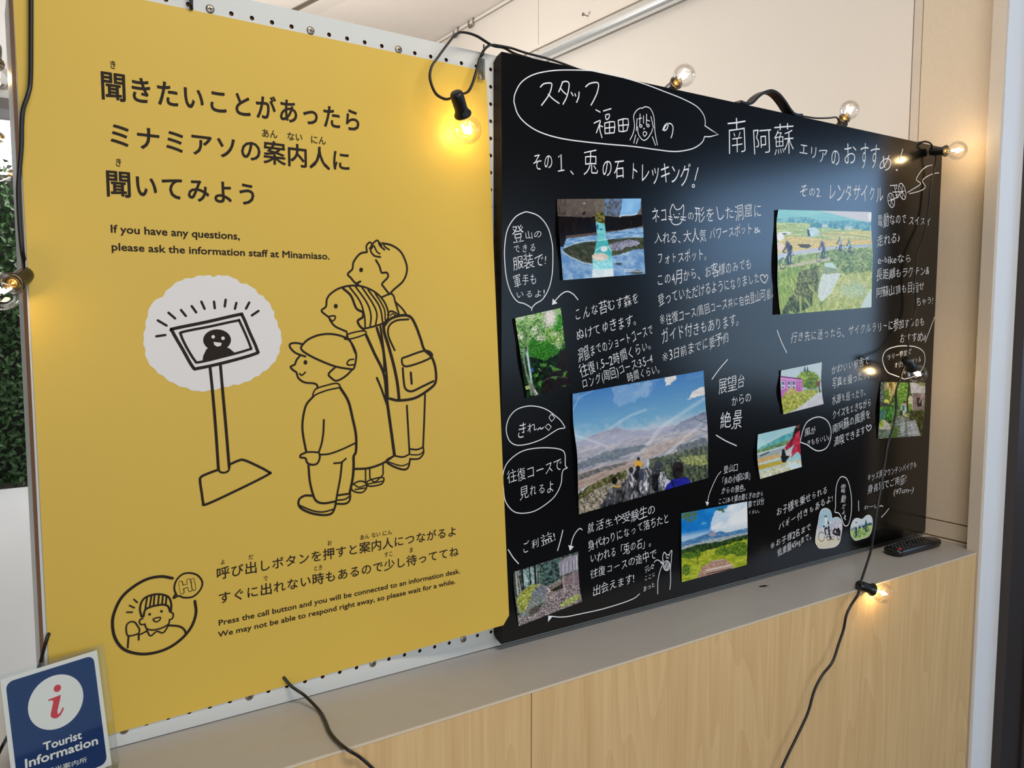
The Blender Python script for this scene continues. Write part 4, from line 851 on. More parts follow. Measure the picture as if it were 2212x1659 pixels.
def p_view(p):
    n = p.n; x, y = p.x, p.y; yy = y + .18 * (x - 780)
    t = np.clip((yy - 130) / 620, 0, 1)[:, None]; p.c = np.array((66, 122, 186.)) * (1 - t) + np.array((132, 184, 204.)) * t
    p.put(np.clip(n(260, 110, 1, 4, -.25) * 2.4 - 1.25, 0, 1) * .5, (190, 206, 224))
    p.put(p.poly([(470, 200), (900, 150), (880, 300), (540, 420), (480, 330)], 40), (150, 180, 214), (176, 200, 224), n(20, seed=2), .42)
    for q in ([(1060, 100), (1190, 80), (1150, 150), (1110, 170), (1060, 200)], [(1300, 350), (1360, 260), (1450, 208), (1500, 205), (1500, 290), (1400, 310)]): p.put(p.poly(q, 18), (206, 206, 210), (232, 228, 222), n(30, seed=3))
    p.put(np.clip((yy - 560) / 180 + (n(70, seed=5) - .5) * 1.0, 0, 1), (186, 194, 210))
    p.put(p.poly([(150, 790), (330, 710), (500, 655), (700, 690), (900, 680), (1500, 560), (1540, 1000), (40, 1100), (60, 820)], 14), (142, 146, 172), (168, 168, 184), n(60, 22, 6, 4, -.3))
    p.put(p.poly([(1110, 690), (1220, 600), (1360, 540), (1480, 485), (1530, 470), (1540, 760), (1300, 740)], 10), (104, 116, 144), (134, 140, 160), n(40, 20, 7, 4, -.5))
    p.put(p.poly([(60, 880), (500, 830), (900, 740), (1200, 700), (1540, 640), (1540, 1100), (60, 1240)], 25), (126, 134, 148), (196, 186, 186), n(70, 16, 8, 5, -.32))
    p.put(p.poly([(60, 1060), (300, 960), (560, 880), (820, 840), (900, 860), (640, 960), (380, 1040), (100, 1130)], 22), (72, 86, 98), (112, 122, 130), n(24, seed=9))
    p.put(p.poly([(1180, 860), (1500, 760), (1540, 860), (1540, 940), (1200, 960)], 18), (64, 76, 84), (116, 122, 124), n(22, seed=10))
    p.put(p.poly([(780, 940), (900, 850), (1100, 790), (1350, 700), (1400, 740), (1100, 900), (920, 980), (800, 1000)], 14), (150, 132, 124), (200, 184, 172), n(50, 12, 11, 4, -.5))
    p.put(p.poly([(80, 1160), (400, 1080), (760, 1000), (830, 1060), (480, 1190), (90, 1350)], 14), (152, 132, 122), (186, 164, 150), n(90, 14, 12, 4, -.3))
    p.put(p.poly([(80, 1180), (300, 1110), (640, 1030), (620, 1070), (300, 1160), (90, 1240)], 16), (74, 76, 76), (140, 134, 128), n(20, seed=13))
    p.put(p.poly([(90, 1380), (300, 1250), (620, 1120), (640, 1180), (560, 1300), (300, 1400), (100, 1480)], 18), (44, 52, 24), (128, 124, 80), n(22, seed=14))
    p.put(p.poly([(870, 1000), (1000, 980), (1240, 900), (1540, 860), (1540, 1260), (1340, 1280), (900, 1200)], 22), (34, 44, 40), (110, 120, 92), n(22, 34, 15, 4))
    p.put(p.poly([(1200, 980), (1500, 950), (1530, 1060), (1360, 1080), (1240, 1040)], 20), (96, 108, 58), (172, 176, 116), n(20, seed=16))
    p.put(p.poly([(95, 1480), (300, 1330), (560, 1230), (660, 1180), (700, 1460), (110, 1620)], 16), (84, 78, 66), (190, 182, 162), n(16, 16, 17, 4, .8))
    p.put(p.poly([(60, 1480), (300, 1330), (560, 1230), (660, 1180), (700, 1460), (60, 1720)], 16), (84, 78, 66), (190, 182, 162), n(16, 16, 17, 4, .8))
    p.put(p.poly([(330, 1540), (470, 1330), (620, 1250), (700, 1160), (760, 1120), (900, 1100), (1060, 1150), (1060, 1370), (700, 1440), (400, 1560)], 14), (22, 24, 30), (90, 94, 100), n(12, 40, 18, 4))
    for i, (cx, cy, rx, ry, g) in enumerate(((470, 1390, 60, 70, 96), (560, 1390, 46, 80, 60), (640, 1330, 50, 110, 84), (700, 1230, 44, 90, 150), (760, 1330, 56, 80, 70), (830, 1300, 56, 100, 150), (850, 1160, 60, 50, 120), (905, 1290, 30, 90, 96), (950, 1260, 36, 100, 26), (1025, 1250, 40, 110, 150), (700, 1400, 60, 50, 110))):
        p.put(p.ell(cx, cy, rx, ry, .5, 24), (g * .35, g * .36, g * .40), (min(230, g * 1.5), min(232, g * 1.5), min(236, g * 1.55)), n(11, 44, 40 + i, 3, .15 * (i % 3 - 1)))
    for cx, cy, rx, ry, c_ in ((762, 1005, 18, 26, (20, 16, 16)), (762, 1060, 42, 42, (222, 164, 40)), (756, 1102, 24, 28, (26, 24, 28)), (740, 1180, 26, 60, (30, 30, 36)), (985, 1070, 44, 46, (48, 56, 64)), (495, 1240, 32, 42, (26, 24, 22)), (530, 1305, 44, 14, (190, 150, 80)), (680, 1125, 26, 34, (40, 36, 34)), (866, 1050, 14, 40, (200, 204, 208)), (800, 1180, 24, 60, (60, 66, 84))): p.put(p.ell(cx, cy, rx, ry, .15), c_)
    p.put(p.poly([(1050, 1350), (1070, 1290), (1150, 1220), (1290, 1200), (1345, 1265), (1200, 1310)], 5), (44, 50, 170), (30, 34, 130), n(60, seed=20)); p.line([(1120, 1230), (1160, 1330)], 16, (22, 20, 50))
    p.put(p.poly([(1140, 1200), (1130, 1090), (1160, 1040), (1210, 1030), (1250, 1060), (1255, 1150), (1230, 1210), (1180, 1225)], 6), (22, 20, 22), (44, 38, 38), n(40, seed=21))
    hz = np.clip((yy - 640) / 60, 0, 1) * np.clip((1180 - yy) / 400, 0, 1); p.put(hz * .38, (190, 196, 212))
    for q in ([(1380, 555), (1440, 585), (1520, 608)], [(1420, 680), (1470, 690), (1520, 712)], [(1440, 585), (1500, 560)]): p.line(q, 5, (70, 80, 96))
    for q, w_ in (([(450, 665), (560, 590), (680, 520), (840, 460)], 22), ([(800, 930), (900, 800), (980, 680), (1100, 590), (1300, 460), (1500, 330)], 30), ([(60, 740), (240, 800), (420, 870)], 20), ([(1060, 960), (1250, 790), (1450, 620)], 24), ([(40, 460), (110, 320), (260, 250)], 8)):
        c0 = p.c.copy(); p.line(q, w_, (226, 232, 236), 1.2); p.c = c0 * .55 + p.c * .45
def rider(p, x, y, k, jk=(70, 66, 96), face=1):
    p.ring(x - 62 * k, y + 330 * k, 48 * k, 78 * k, 5 * k, (40, 52, 50)); p.ring(x + 90 * k, y + 270 * k, 34 * k, 66 * k, 4 * k, (60, 74, 66))
    p.line([(x - 62 * k, y + 330 * k), (x - 20 * k, y + 180 * k), (x + 40 * k, y + 310 * k), (x + 90 * k, y + 270 * k)], 9 * k, (206, 222, 226))
    p.line([(x + 40 * k, y + 170 * k), (x + 5 * k, y + 240 * k), (x + 20 * k, y + 340 * k)], 30 * k, (34, 34, 44)); p.line([(x + 50 * k, y + 180 * k), (x + 50 * k, y + 340 * k)], 20 * k, (48, 60, 84))
    p.line([(x + 10 * k, y + 50 * k), (x + 40 * k, y + 160 * k)], 62 * k, jk); p.line([(x, y + 60 * k), (x - 60 * k, y + 160 * k)], 18 * k, (40, 36, 44)); p.line([(x - 60 * k, y + 162 * k), (x - 20 * k, y + 175 * k)], 14 * k, (24, 24, 26))
    p.put(p.ell(x, y + 10 * k, 17 * k, 24 * k), (110, 84, 74)); p.put(p.ell(x, y - 8 * k, 19 * k, 14 * k), (170, 170, 166))
def p_bikes(p):
    n = p.n; x, y = p.x, p.y
    p.put(np.ones(len(x)), (132, 196, 196), (150, 206, 200), n(200, 30, 1)); p.put(p.poly([(600, 40), (1500, 40), (1500, 250), (1200, 190), (900, 110)], 6), (206, 206, 206))
    p.put(p.poly([(60, 190), (300, 160), (640, 170), (740, 220), (1100, 210), (1500, 240), (1500, 400), (60, 260)], 16), (84, 150, 164), (140, 190, 192), n(30, seed=2))
    p.put(p.poly([(60, 240), (560, 250), (700, 320), (1500, 340), (1500, 720), (60, 760)], 6), (150, 176, 110), (196, 208, 148), n(160, 14, 3, 4, .05))
    for q in ([(560, 310), (600, 250), (700, 240), (750, 260), (740, 330)], [(830, 310), (880, 210), (900, 330)], [(910, 250), (960, 260), (970, 345), (910, 330)], [(1030, 280), (1070, 290), (1070, 360), (1030, 350)], [(1220, 330), (1260, 250), (1310, 340)], [(1330, 350), (1440, 290), (1480, 400), (1340, 390)]): p.put(p.poly(q, 10, 16), (70, 130, 150), (96, 156, 160), n(18, seed=5))
    for q in ([(750, 270), (830, 265), (830, 320), (750, 310)], [(1080, 290), (1200, 300), (1190, 350), (1080, 340)]): p.put(q, (206, 214, 206), (170, 190, 190), n(18, seed=6))
    p.put(p.poly([(530, 330), (640, 310), (700, 340), (700, 430), (560, 450)], 6), (176, 206, 212), (210, 226, 226), n(26, seed=7)); p.put(p.poly([(528, 330), (560, 350), (580, 440), (545, 450)], 6), (44, 80, 80))
    p.put(p.poly([(150, 470), (300, 440), (700, 480), (1480, 480), (1480, 560), (880, 590), (560, 640), (110, 700), (110, 520)], 5), (206, 184, 112), (222, 198, 126), n(90, 10, 8)); p.put(p.poly([(700, 390), (1480, 360), (1480, 455), (1000, 480), (800, 440)], 5), (196, 192, 116), (220, 210, 140), n(100, 8, 9))
    p.line([(720, 400), (1100, 420), (1480, 460)], 8, (110, 140, 110)); p.line([(100, 430), (500, 440), (900, 495)], 7, (140, 160, 100)); p.line([(110, 545), (500, 530), (900, 500), (1480, 480)], 6, (176, 176, 120))
    p.put(p.ell(130, 450, 60, 60, .3, soft=.5), (232, 236, 240)); p.put(p.ell(130, 600, 60, 60, .3, soft=.6), (226, 206, 190)); p.put(p.ell(225, 395, 70, 22, .4), (226, 230, 226)); p.put(p.ell(205, 405, 40, 10, .4), (60, 60, 60))
    p.put(p.poly([(390, 560), (560, 560), (600, 590), (520, 620), (430, 600)], 8), (40, 32, 20), (90, 84, 40), n(14, seed=10))
    p.put(p.poly([(100, 700), (760, 600), (1480, 560), (1480, 600), (900, 630), (760, 660), (340, 720), (100, 770)], 2), (196, 200, 208), (182, 190, 198), n(60, 8, 11)); p.line([(1100, 590), (1480, 575)], 10, (120, 176, 184))
    p.put(p.poly([(100, 780), (500, 720), (900, 640), (1490, 600), (1490, 1600), (100, 1600)], 8), (104, 134, 60), (188, 200, 120), n(40, 60, 12, 5, .2))
    p.put(p.poly([(100, 880), (300, 850), (760, 760), (880, 740), (860, 800), (600, 840), (320, 900), (100, 960)], 10), (186, 184, 146), (200, 196, 160), n(60, 8, 13))
    p.put(p.poly([(860, 740), (1060, 660), (1480, 640), (1480, 1000), (1020, 980), (880, 830)], 24), (76, 108, 54), (176, 190, 118), n(18, 26, 14, 5))
    p.put(p.poly([(330, 1000), (500, 940), (720, 860), (700, 1200), (640, 1300), (420, 1420), (300, 1380)], 30), (48, 60, 36), (170, 178, 116), n(12, 22, 15, 5)); p.put(p.poly([(110, 900), (420, 880), (360, 1200), (260, 1450), (130, 1500)], 20), (112, 146, 64), (176, 196, 110), n(16, 60, 16, 4, -.3))
    p.put(p.poly([(300, 1320), (420, 1420), (600, 1300), (640, 1440), (420, 1560), (150, 1600), (200, 1490)], 24), (24, 34, 26), (116, 140, 80), n(14, 40, 17, 4))
    p.put(p.poly([(980, 1030), (1480, 940), (1480, 1490), (740, 1540), (840, 1300)], 30), (162, 178, 96), (206, 210, 146), n(36, 60, 18, 4, .5)); p.put(p.ell(1240, 1230, 200, 110, .4, soft=.8), (178, 204, 178), k=.7)
    for i in range(26):
        a = 1000 + (i * 73) % 470; b = 880 + (i * 131) % 420; p.line([(a, b), (a + 18 - (i % 5) * 12, b + 60)], 9, ((214, 200, 110), (190, 206, 140))[i % 2])
    for q in ([(440, 1560), (430, 1330)], [(500, 1360), (580, 1480)], [(560, 1160), (720, 1370)], [(620, 1500), (630, 1300)], [(280, 1550), (340, 1580)]): p.line(q, 34, (166, 182, 106))
    p.put(p.poly([(790, 830), (900, 830), (970, 910), (1000, 930), (780, 880)], 6), (196, 222, 214)); p.put(p.poly([(750, 1000), (1030, 980), (960, 1120), (880, 1280), (740, 1410), (690, 1320), (690, 1220)], 10), (226, 232, 230), (200, 216, 204), n(24, seed=20)); p.put(p.poly([(780, 890), (960, 920), (1000, 980), (740, 990)], 10), (170, 186, 150), (128, 146, 116), n(12, seed=22))
    p.put(p.poly([(1310, 1490), (1370, 1360), (1480, 1200), (1480, 1490)], 3), (206, 224, 218)); p.put(p.ell(1450, 150, 30, 60, .4), (236, 238, 238))
    rider(p, 238, 510, 1.0, (60, 54, 70)); rider(p, 745, 510, .75, (84, 84, 122)); rider(p, 1003, 455, .6, (150, 176, 176)); rider(p, 1140, 490, .55, (128, 160, 150))
    p.put(p.ell(292, 610, 24, 40), (36, 38, 40))
def p_train(p):
    n = p.n
    p.put(np.ones(len(p.x)), (176, 200, 208), (196, 212, 216), n(200, seed=1)); p.put(p.ell(740, 280, 160, 115, .3, 30), (86, 120, 30), (176, 196, 70), n(22, seed=2)); p.put(p.ell(800, 330, 100, 90, .5), (50, 74, 30), (120, 150, 50), n(16, seed=3), .8)
    for cx, cy in ((697, 140), (733, 145)): p.put([(cx, cy - 50), (cx + 16, cy + 30), (cx - 16, cy + 30)], (40, 76, 70))
    p.put(p.poly([(380, 225), (660, 262), (668, 440), (380, 530)], 3), (186, 100, 176), (206, 124, 196), n(40, seed=5)); p.line([(380, 235), (520, 255), (640, 268)], 12, (60, 40, 56)); p.line([(380, 262), (665, 290)], 10, (226, 170, 214)); p.line([(380, 428), (500, 405)], 5, (110, 40, 96))
    for a in (388, 468, 532):
        p.put([(a, 295), (a + 44, 300), (a + 42, 390), (a, 400)], (196, 206, 220)); p.put([(a + 4, 302), (a + 38, 306), (a + 38, 345), (a + 4, 345)], (70, 96, 120)); p.put(p.ell(a + 18, 378, 12, 14), (60, 62, 70))
    for a in (600, 632): p.line([(a, 290), (a, 420)], 5, (140, 70, 130))
    p.put(p.poly([(380, 545), (440, 440), (520, 380), (600, 440), (860, 400), (930, 420), (780, 520), (560, 690), (400, 740)], 22), (130, 146, 50), (210, 204, 120), n(18, 20, 6, 4)); p.put(p.poly([(440, 440), (520, 370), (600, 440), (500, 500)], 20), (200, 170, 120), k=.6)
    p.put(p.poly([(540, 700), (700, 590), (860, 490), (920, 460), (960, 620), (700, 690)], 4), (196, 198, 206), (210, 212, 216), n(30, seed=8)); p.line([(690, 410), (900, 390)], 9, (110, 160, 150))
    p.put(p.ell(882, 335, 17, 42), (140, 50, 60)); p.put(p.ell(876, 285, 11, 12), (200, 180, 170)); p.line([(884, 375), (896, 440)], 20, (50, 70, 96)); p.line([(874, 375), (880, 470)], 10, (206, 212, 216))
def p_handle(p):
    n = p.n; yy = p.y + .27 * (p.x - 70)
    p.put(np.ones(len(p.x)), (152, 200, 210), (176, 212, 214), n(150, seed=1))
    p.put(p.poly([(65, 1200), (200, 1130), (330, 1060), (430, 1010), (560, 960), (560, 1110), (65, 1260)], 10), (64, 150, 160), (110, 184, 180), n(30, seed=2)); p.line([(230, 1110), (320, 1040), (420, 985), (500, 970)], 14, (196, 206, 206))
    p.put(p.poly([(65, 1215), (480, 1080), (480, 1130), (65, 1260)], 9), (70, 110, 80), (140, 170, 110), n(14, seed=3)); p.line([(65, 1262), (480, 1150)], 12, (206, 214, 216)); p.put([(65, 1275), (420, 1175), (420, 1260), (65, 1330)], (160, 172, 176)); p.line([(110, 1290), (220, 1240)], 16, (60, 80, 64))
    p.put(p.poly([(65, 1330), (400, 1250), (400, 1300), (65, 1400)], 4), (196, 160, 110), (210, 178, 120), n(40, seed=4)); p.line([(65, 1400), (420, 1300)], 14, (216, 216, 206)); p.put(p.poly([(65, 1420), (450, 1330), (450, 1380), (90, 1480)], 4), (180, 160, 60), (206, 176, 80), n(40, 10, 5)); p.line([(90, 1500), (500, 1370)], 12, (206, 206, 200))
    p.put(p.poly([(90, 1520), (520, 1360), (660, 1330), (660, 1440), (110, 1600)], 8), (176, 180, 140), (222, 224, 206), n(30, seed=6)); p.put(p.ell(560, 1420, 110, 40, .6, soft=.5), (206, 226, 228))
    p.put(p.poly([(560, 930), (600, 880), (640, 870), (640, 1060), (580, 1140), (520, 1100)], 4), (40, 22, 26)); p.put(p.ell(600, 895, 26, 26), (110, 64, 56))
    p.put(p.poly([(640, 940), (560, 1010), (500, 1080), (430, 1180), (450, 1230), (560, 1130), (500, 1290), (520, 1310), (600, 1230), (650, 1290)], 6), (164, 36, 60), (196, 64, 84), n(36, seed=8)); p.line([(560, 1020), (500, 1150)], 20, (96, 24, 36))
    p.put(p.ell(400, 1270, 36, 34, .3), (206, 206, 206)); p.put(p.ell(480, 1270, 44, 60, .4), (200, 198, 200)); p.put(p.poly([(400, 1200), (430, 1190), (450, 1290), (500, 1290), (440, 1370), (400, 1380), (380, 1310)], 8, 14), (34, 34, 38))
def p_garden(p):
    n = p.n
    p.put(np.ones(len(p.x)), (30, 50, 24), (110, 150, 84), n(50, seed=1, oc=4)); p.put(p.poly([(330, 120), (620, 120), (560, 400), (440, 700), (360, 650), (300, 350)], 30), (84, 76, 44), (190, 180, 130), n(24, 90, 2, 4, .2)); p.put(p.poly([(280, 330), (420, 300), (440, 620), (300, 560)], 40), (40, 70, 24), (110, 150, 60), n(22, seed=3))
    p.put(p.poly([(190, 120), (330, 120), (300, 700), (190, 730)], 20), (50, 60, 60), (110, 124, 116), n(30, seed=4)); p.put(p.ell(355, 610, 60, 50, .7), (180, 190, 80)); p.put(p.poly([(190, 620), (420, 680), (400, 760), (190, 760)], 12), (56, 60, 62))
    p.put(p.poly([(620, 150), (940, 150), (900, 640), (620, 740)], 30), (60, 104, 40), (140, 184, 84), n(26, seed=5, oc=4)); p.put(p.poly([(180, 780), (330, 740), (560, 760), (580, 1000), (440, 1110), (180, 1100)], 20), (26, 70, 30), (104, 176, 84), n(14, 70, 6, 4)); p.put(p.poly([(180, 850), (330, 820), (300, 1060), (180, 1080)], 20), (40, 84, 84), (84, 130, 120), n(14, 50, 7))
    p.line([(930, 130), (905, 450), (880, 800)], 34, (24, 22, 18)); p.put(p.poly([(960, 130), (1350, 130), (1350, 400), (980, 400)], 8), (176, 176, 184), (200, 200, 204), n(60, seed=8)); p.put(p.poly([(1100, 130), (1350, 130), (1350, 220), (1240, 240)], 20), (96, 110, 70), (170, 176, 120), n(20, seed=9))
    p.put([(1010, 410), (1350, 410), (1335, 840), (1010, 840)], (104, 90, 92), (150, 136, 134), n(20, 60, 10)); p.put([(1130, 520), (1260, 520), (1250, 745), (1130, 745)], (36, 26, 28)); p.line([(990, 395), (1340, 380)], 22, (196, 196, 196)); p.line([(1010, 410), (1015, 830)], 22, (190, 176, 176)); p.line([(1030, 500), (1130, 560), (1130, 760)], 12, (140, 124, 124)); p.put(p.ell(970, 600, 60, 130, .3), (190, 196, 160)); p.put(p.ell(960, 760, 46, 90, .6), (110, 140, 60))
    for q in ([(1310, 270), (1200, 640)], [(1290, 400), (1330, 520)], [(1260, 420), (1290, 700)]): p.line(q, 34, (170, 154, 150))
    p.put(p.poly([(1000, 860), (1330, 850), (1310, 1500), (1180, 1480), (1100, 1080)], 14), (34, 38, 18), (84, 90, 40), n(30, 80, 11))
    p.put(p.poly([(600, 1020), (860, 1060), (1090, 1080), (1230, 1500), (480, 1560), (520, 1300)], 8), (64, 76, 72), (150, 160, 158), n(60, 16, 12, 4)); p.put(p.poly([(880, 1130), (1090, 1090), (1230, 1500), (900, 1520)], 10), (110, 118, 124), (196, 200, 206), n(50, 16, 13, 4)); p.put(p.ell(770, 1280, 60, 230, .4, soft=.5), (190, 200, 196), (120, 134, 128), n(40, 14, 14))
    p.put(p.ell(900, 990, 100, 70, .4), (60, 62, 40), (190, 196, 140), n(20, seed=15)); p.put(p.ell(1010, 1020, 76, 90, .2), (34, 34, 20), (84, 84, 50), n(30, seed=16)); p.put(p.poly([(610, 1000), (720, 980), (860, 1040), (700, 1070)], 8), (60, 64, 60), (170, 176, 170), n(20, seed=17))
    p.put(p.ell(795, 800, 74, 130, .1), (176, 206, 200)); p.line([(790, 740), (780, 890)], 60, (72, 104, 110)); p.put(p.ell(815, 640, 34, 40), (40, 30, 26)); p.put(p.ell(826, 685, 24, 32), (206, 160, 144)); p.put(p.ell(740, 900, 34, 50, .2), (40, 44, 52)); p.line([(790, 880), (800, 960)], 44, (206, 214, 206))
    p.put(p.poly([(230, 1110), (290, 1080), (430, 1190), (468, 1290), (430, 1370), (300, 1350), (150, 1320), (160, 1200)], 6), (176, 172, 164), (206, 202, 196), n(50, seed=18)); p.put(p.ell(230, 1200, 60, 100, .5), (110, 140, 60), (160, 180, 84), n(20, seed=19)); p.put(p.poly([(150, 1330), (480, 1350), (440, 1540), (140, 1580)], 10), (60, 76, 64), (140, 160, 140), n(40, 14, 20))
    p.put(p.poly([(520, 1260), (660, 1240), (640, 1540), (480, 1550)], 20), (50, 80, 34), (100, 134, 60), n(30, 12, 21))
def p_rock(p):
    n = p.n
    p.put(np.ones(len(p.x)), (40, 46, 44), (120, 140, 130), n(30, seed=1, oc=4)); p.put(p.poly([(250, 480), (560, 400), (560, 760), (260, 820)], 12), (70, 104, 104), (190, 206, 204), n(36, seed=2)); p.put(p.poly([(560, 380), (1000, 250), (1040, 600), (780, 800), (560, 760)], 24), (24, 30, 30), (96, 130, 124), n(34, seed=3, oc=4))
    for a, w_, c_ in (((125, 510, 175, 960), 34, (180, 180, 172)), ((175, 500, 235, 920), 20, (170, 170, 164)), ((110, 520, 130, 1000), 24, (60, 56, 52)), ((195, 590, 260, 900), 20, (40, 36, 34)), ((255, 480, 285, 860), 30, (16, 14, 14)), ((400, 410, 425, 760), 22, (18, 18, 18)), ((505, 380, 530, 750), 34, (14, 12, 12)), ((590, 400, 612, 740), 10, (150, 156, 120))): p.line([a[:2], a[2:]], w_, c_)
    p.put(p.poly([(1050, 640), (1380, 480), (1460, 1110), (190, 1600), (700, 1150), (720, 800), (900, 740)], 12), (66, 56, 58), (190, 178, 180), n(16, seed=5, oc=3)); p.put(p.poly([(820, 870), (1060, 740), (1080, 820), (900, 910)], 10), (36, 36, 28), (60, 56, 44), n(30, seed=6)); p.line([(800, 870), (1060, 700)], 34, (120, 116, 96))
    p.put(p.poly([(1060, 620), (1370, 480), (1400, 760), (1110, 760)], 10), (140, 122, 128), (110, 92, 98), n(14, seed=7), .7)
    p.put(p.poly([(1000, 1160), (1200, 1040), (1380, 940), (1420, 1040), (1200, 1150), (1060, 1210)], 24), (110, 124, 70), (190, 200, 110), n(16, seed=8)); p.line([(760, 1020), (920, 900)], 22, (150, 140, 130)); p.line([(800, 1040), (980, 910)], 12, (190, 180, 170))
    p.put([(752, 830), (778, 815), (830, 900), (800, 915)], (200, 200, 200))
    p.put([(990, 335), (1130, 225), (1365, 165), (1365, 465), (1010, 580)], (132, 128, 140), (150, 146, 158), n(60, seed=9))
    for i in range(13): p.line([(1040 + i * 24, 345 - i * 8), (1042 + i * 24, 550 - i * 8)], 7, (206, 204, 214) if i % 3 else (100, 96, 110))
    p.line([(1345, 200), (1345, 450)], 14, (226, 226, 232)); p.line([(985, 340), (1130, 222), (1370, 165), (1365, 470), (1010, 582), (990, 335)], 7, (170, 166, 170)); p.line([(1072, 570), (1090, 900)], 22, (170, 158, 158)); p.line([(1275, 500), (1295, 830)], 22, (156, 142, 146))
    p.put(p.poly([(145, 1120), (160, 1020), (260, 890), (340, 810), (460, 760), (640, 745), (720, 800), (745, 900), (735, 1080), (690, 1180), (560, 1310), (400, 1400), (260, 1400), (180, 1300)], 8), (86, 92, 92), (160, 168, 160), n(22, seed=10, oc=4, rot=.4)); p.put(p.poly([(520, 830), (640, 760), (730, 850), (720, 1000), (560, 1000), (440, 960)], 14), (70, 76, 92), (150, 154, 162), n(20, seed=11), .8)
    p.put(p.poly([(150, 1120), (170, 1010), (280, 880), (440, 770), (640, 748), (520, 830), (450, 940), (400, 1100), (300, 1300), (220, 1320)], 16), (110, 116, 40), (190, 196, 110), n(20, 34, 12, 4, .6)); p.put(p.poly([(400, 1260), (700, 1120), (560, 1320), (400, 1410)], 14), (50, 46, 44), (110, 104, 96), n(16, seed=13)); p.put(p.poly([(160, 1390), (420, 1400), (700, 1300), (620, 1440), (160, 1680), (120, 1500)], 8), (60, 54, 56), (206, 198, 200), n(12, seed=14))
def p_look(p):
    n = p.n
    p.put(np.ones(len(p.x)), (20, 110, 190), (40, 140, 210), n(160, seed=1)); yy = p.y + .17 * (p.x - 475)
    p.put(np.clip((n(120, 50, 2, 4, -.4) - .5) * 3 + (p.x - 900) / 200 + (yy - 760) / 200, 0, 1), (214, 222, 230), (240, 242, 244), n(60, seed=3)); p.put(p.poly([(880, 640), (1210, 540), (1218, 850), (900, 850), (800, 830)], 50, 60), (232, 236, 238), k=.8)
    p.put(np.clip((yy - 880) / 60, 0, 1) * (yy < 1040), (196, 212, 224), k=.8)
    p.put(p.poly([(475, 660), (680, 620), (640, 740), (560, 760), (480, 720)], 34, 20) * (n(14, seed=5) > .42), (86, 110, 50)); p.put(p.poly([(860, 600), (980, 590), (960, 660), (880, 640)], 20, 14) * (n(12, seed=6) > .5), (60, 90, 60))
    p.put(p.poly([(475, 990), (620, 950), (760, 895), (815, 868), (860, 885), (910, 865), (980, 885), (1218, 830), (1218, 1000), (475, 1080)], 5), (56, 110, 160), (110, 150, 186), n(40, 14, 7, 4, -.4)); p.put(p.poly([(770, 905), (820, 872), (860, 886), (870, 920), (800, 925)], 6), (150, 150, 170)); p.put(p.poly([(475, 1040), (800, 960), (1218, 880), (1218, 920), (475, 1080)], 8), (120, 140, 150), (196, 200, 200), n(20, 6, 8))
    p.put(p.poly([(475, 1075), (700, 1010), (900, 985), (1000, 955), (1218, 905), (1218, 1260), (475, 1440)], 8), (26, 50, 30), (60, 84, 34), n(16, 26, 9)); p.put(p.poly([(475, 1170), (700, 1100), (850, 1060), (1218, 950), (1218, 1260), (475, 1440)], 10), (130, 150, 30), (180, 186, 56), n(50, 20, 10, 4, -.2))
    for cx, cy, rx, ry in ((960, 1090, 70, 60), (1130, 1100, 86, 50), (1060, 1070, 60, 50), (1180, 1060, 40, 40), (660, 1120, 34, 40), (560, 1140, 90, 36), (880, 1110, 30, 30), (530, 1300, 46, 60), (1140, 1020, 70, 30)): p.put(p.ell(cx, cy, rx, ry, .6, 16), (50, 84, 26), (120, 146, 44), n(12, seed=int(cx)))
    p.line([(655, 1130), (660, 1240)], 8, (90, 80, 40)); p.line([(780, 1090), (770, 1170)], 10, (190, 186, 120)); p.put(p.poly([(640, 1400), (700, 1280), (820, 1200), (980, 1190), (1060, 1260), (1060, 1290), (700, 1390)], 10), (150, 116, 96), (190, 156, 140), n(14, seed=12))
    p.line([(812, 1215), (955, 1192)], 30, (156, 130, 110)); p.line([(812, 1206), (955, 1184)], 8, (200, 176, 156)); p.line([(760, 1322), (1040, 1258)], 44, (176, 150, 136)); p.line([(760, 1306), (1040, 1244)], 12, (222, 206, 196)); p.line([(760, 1345), (1030, 1288)], 12, (80, 54, 50))
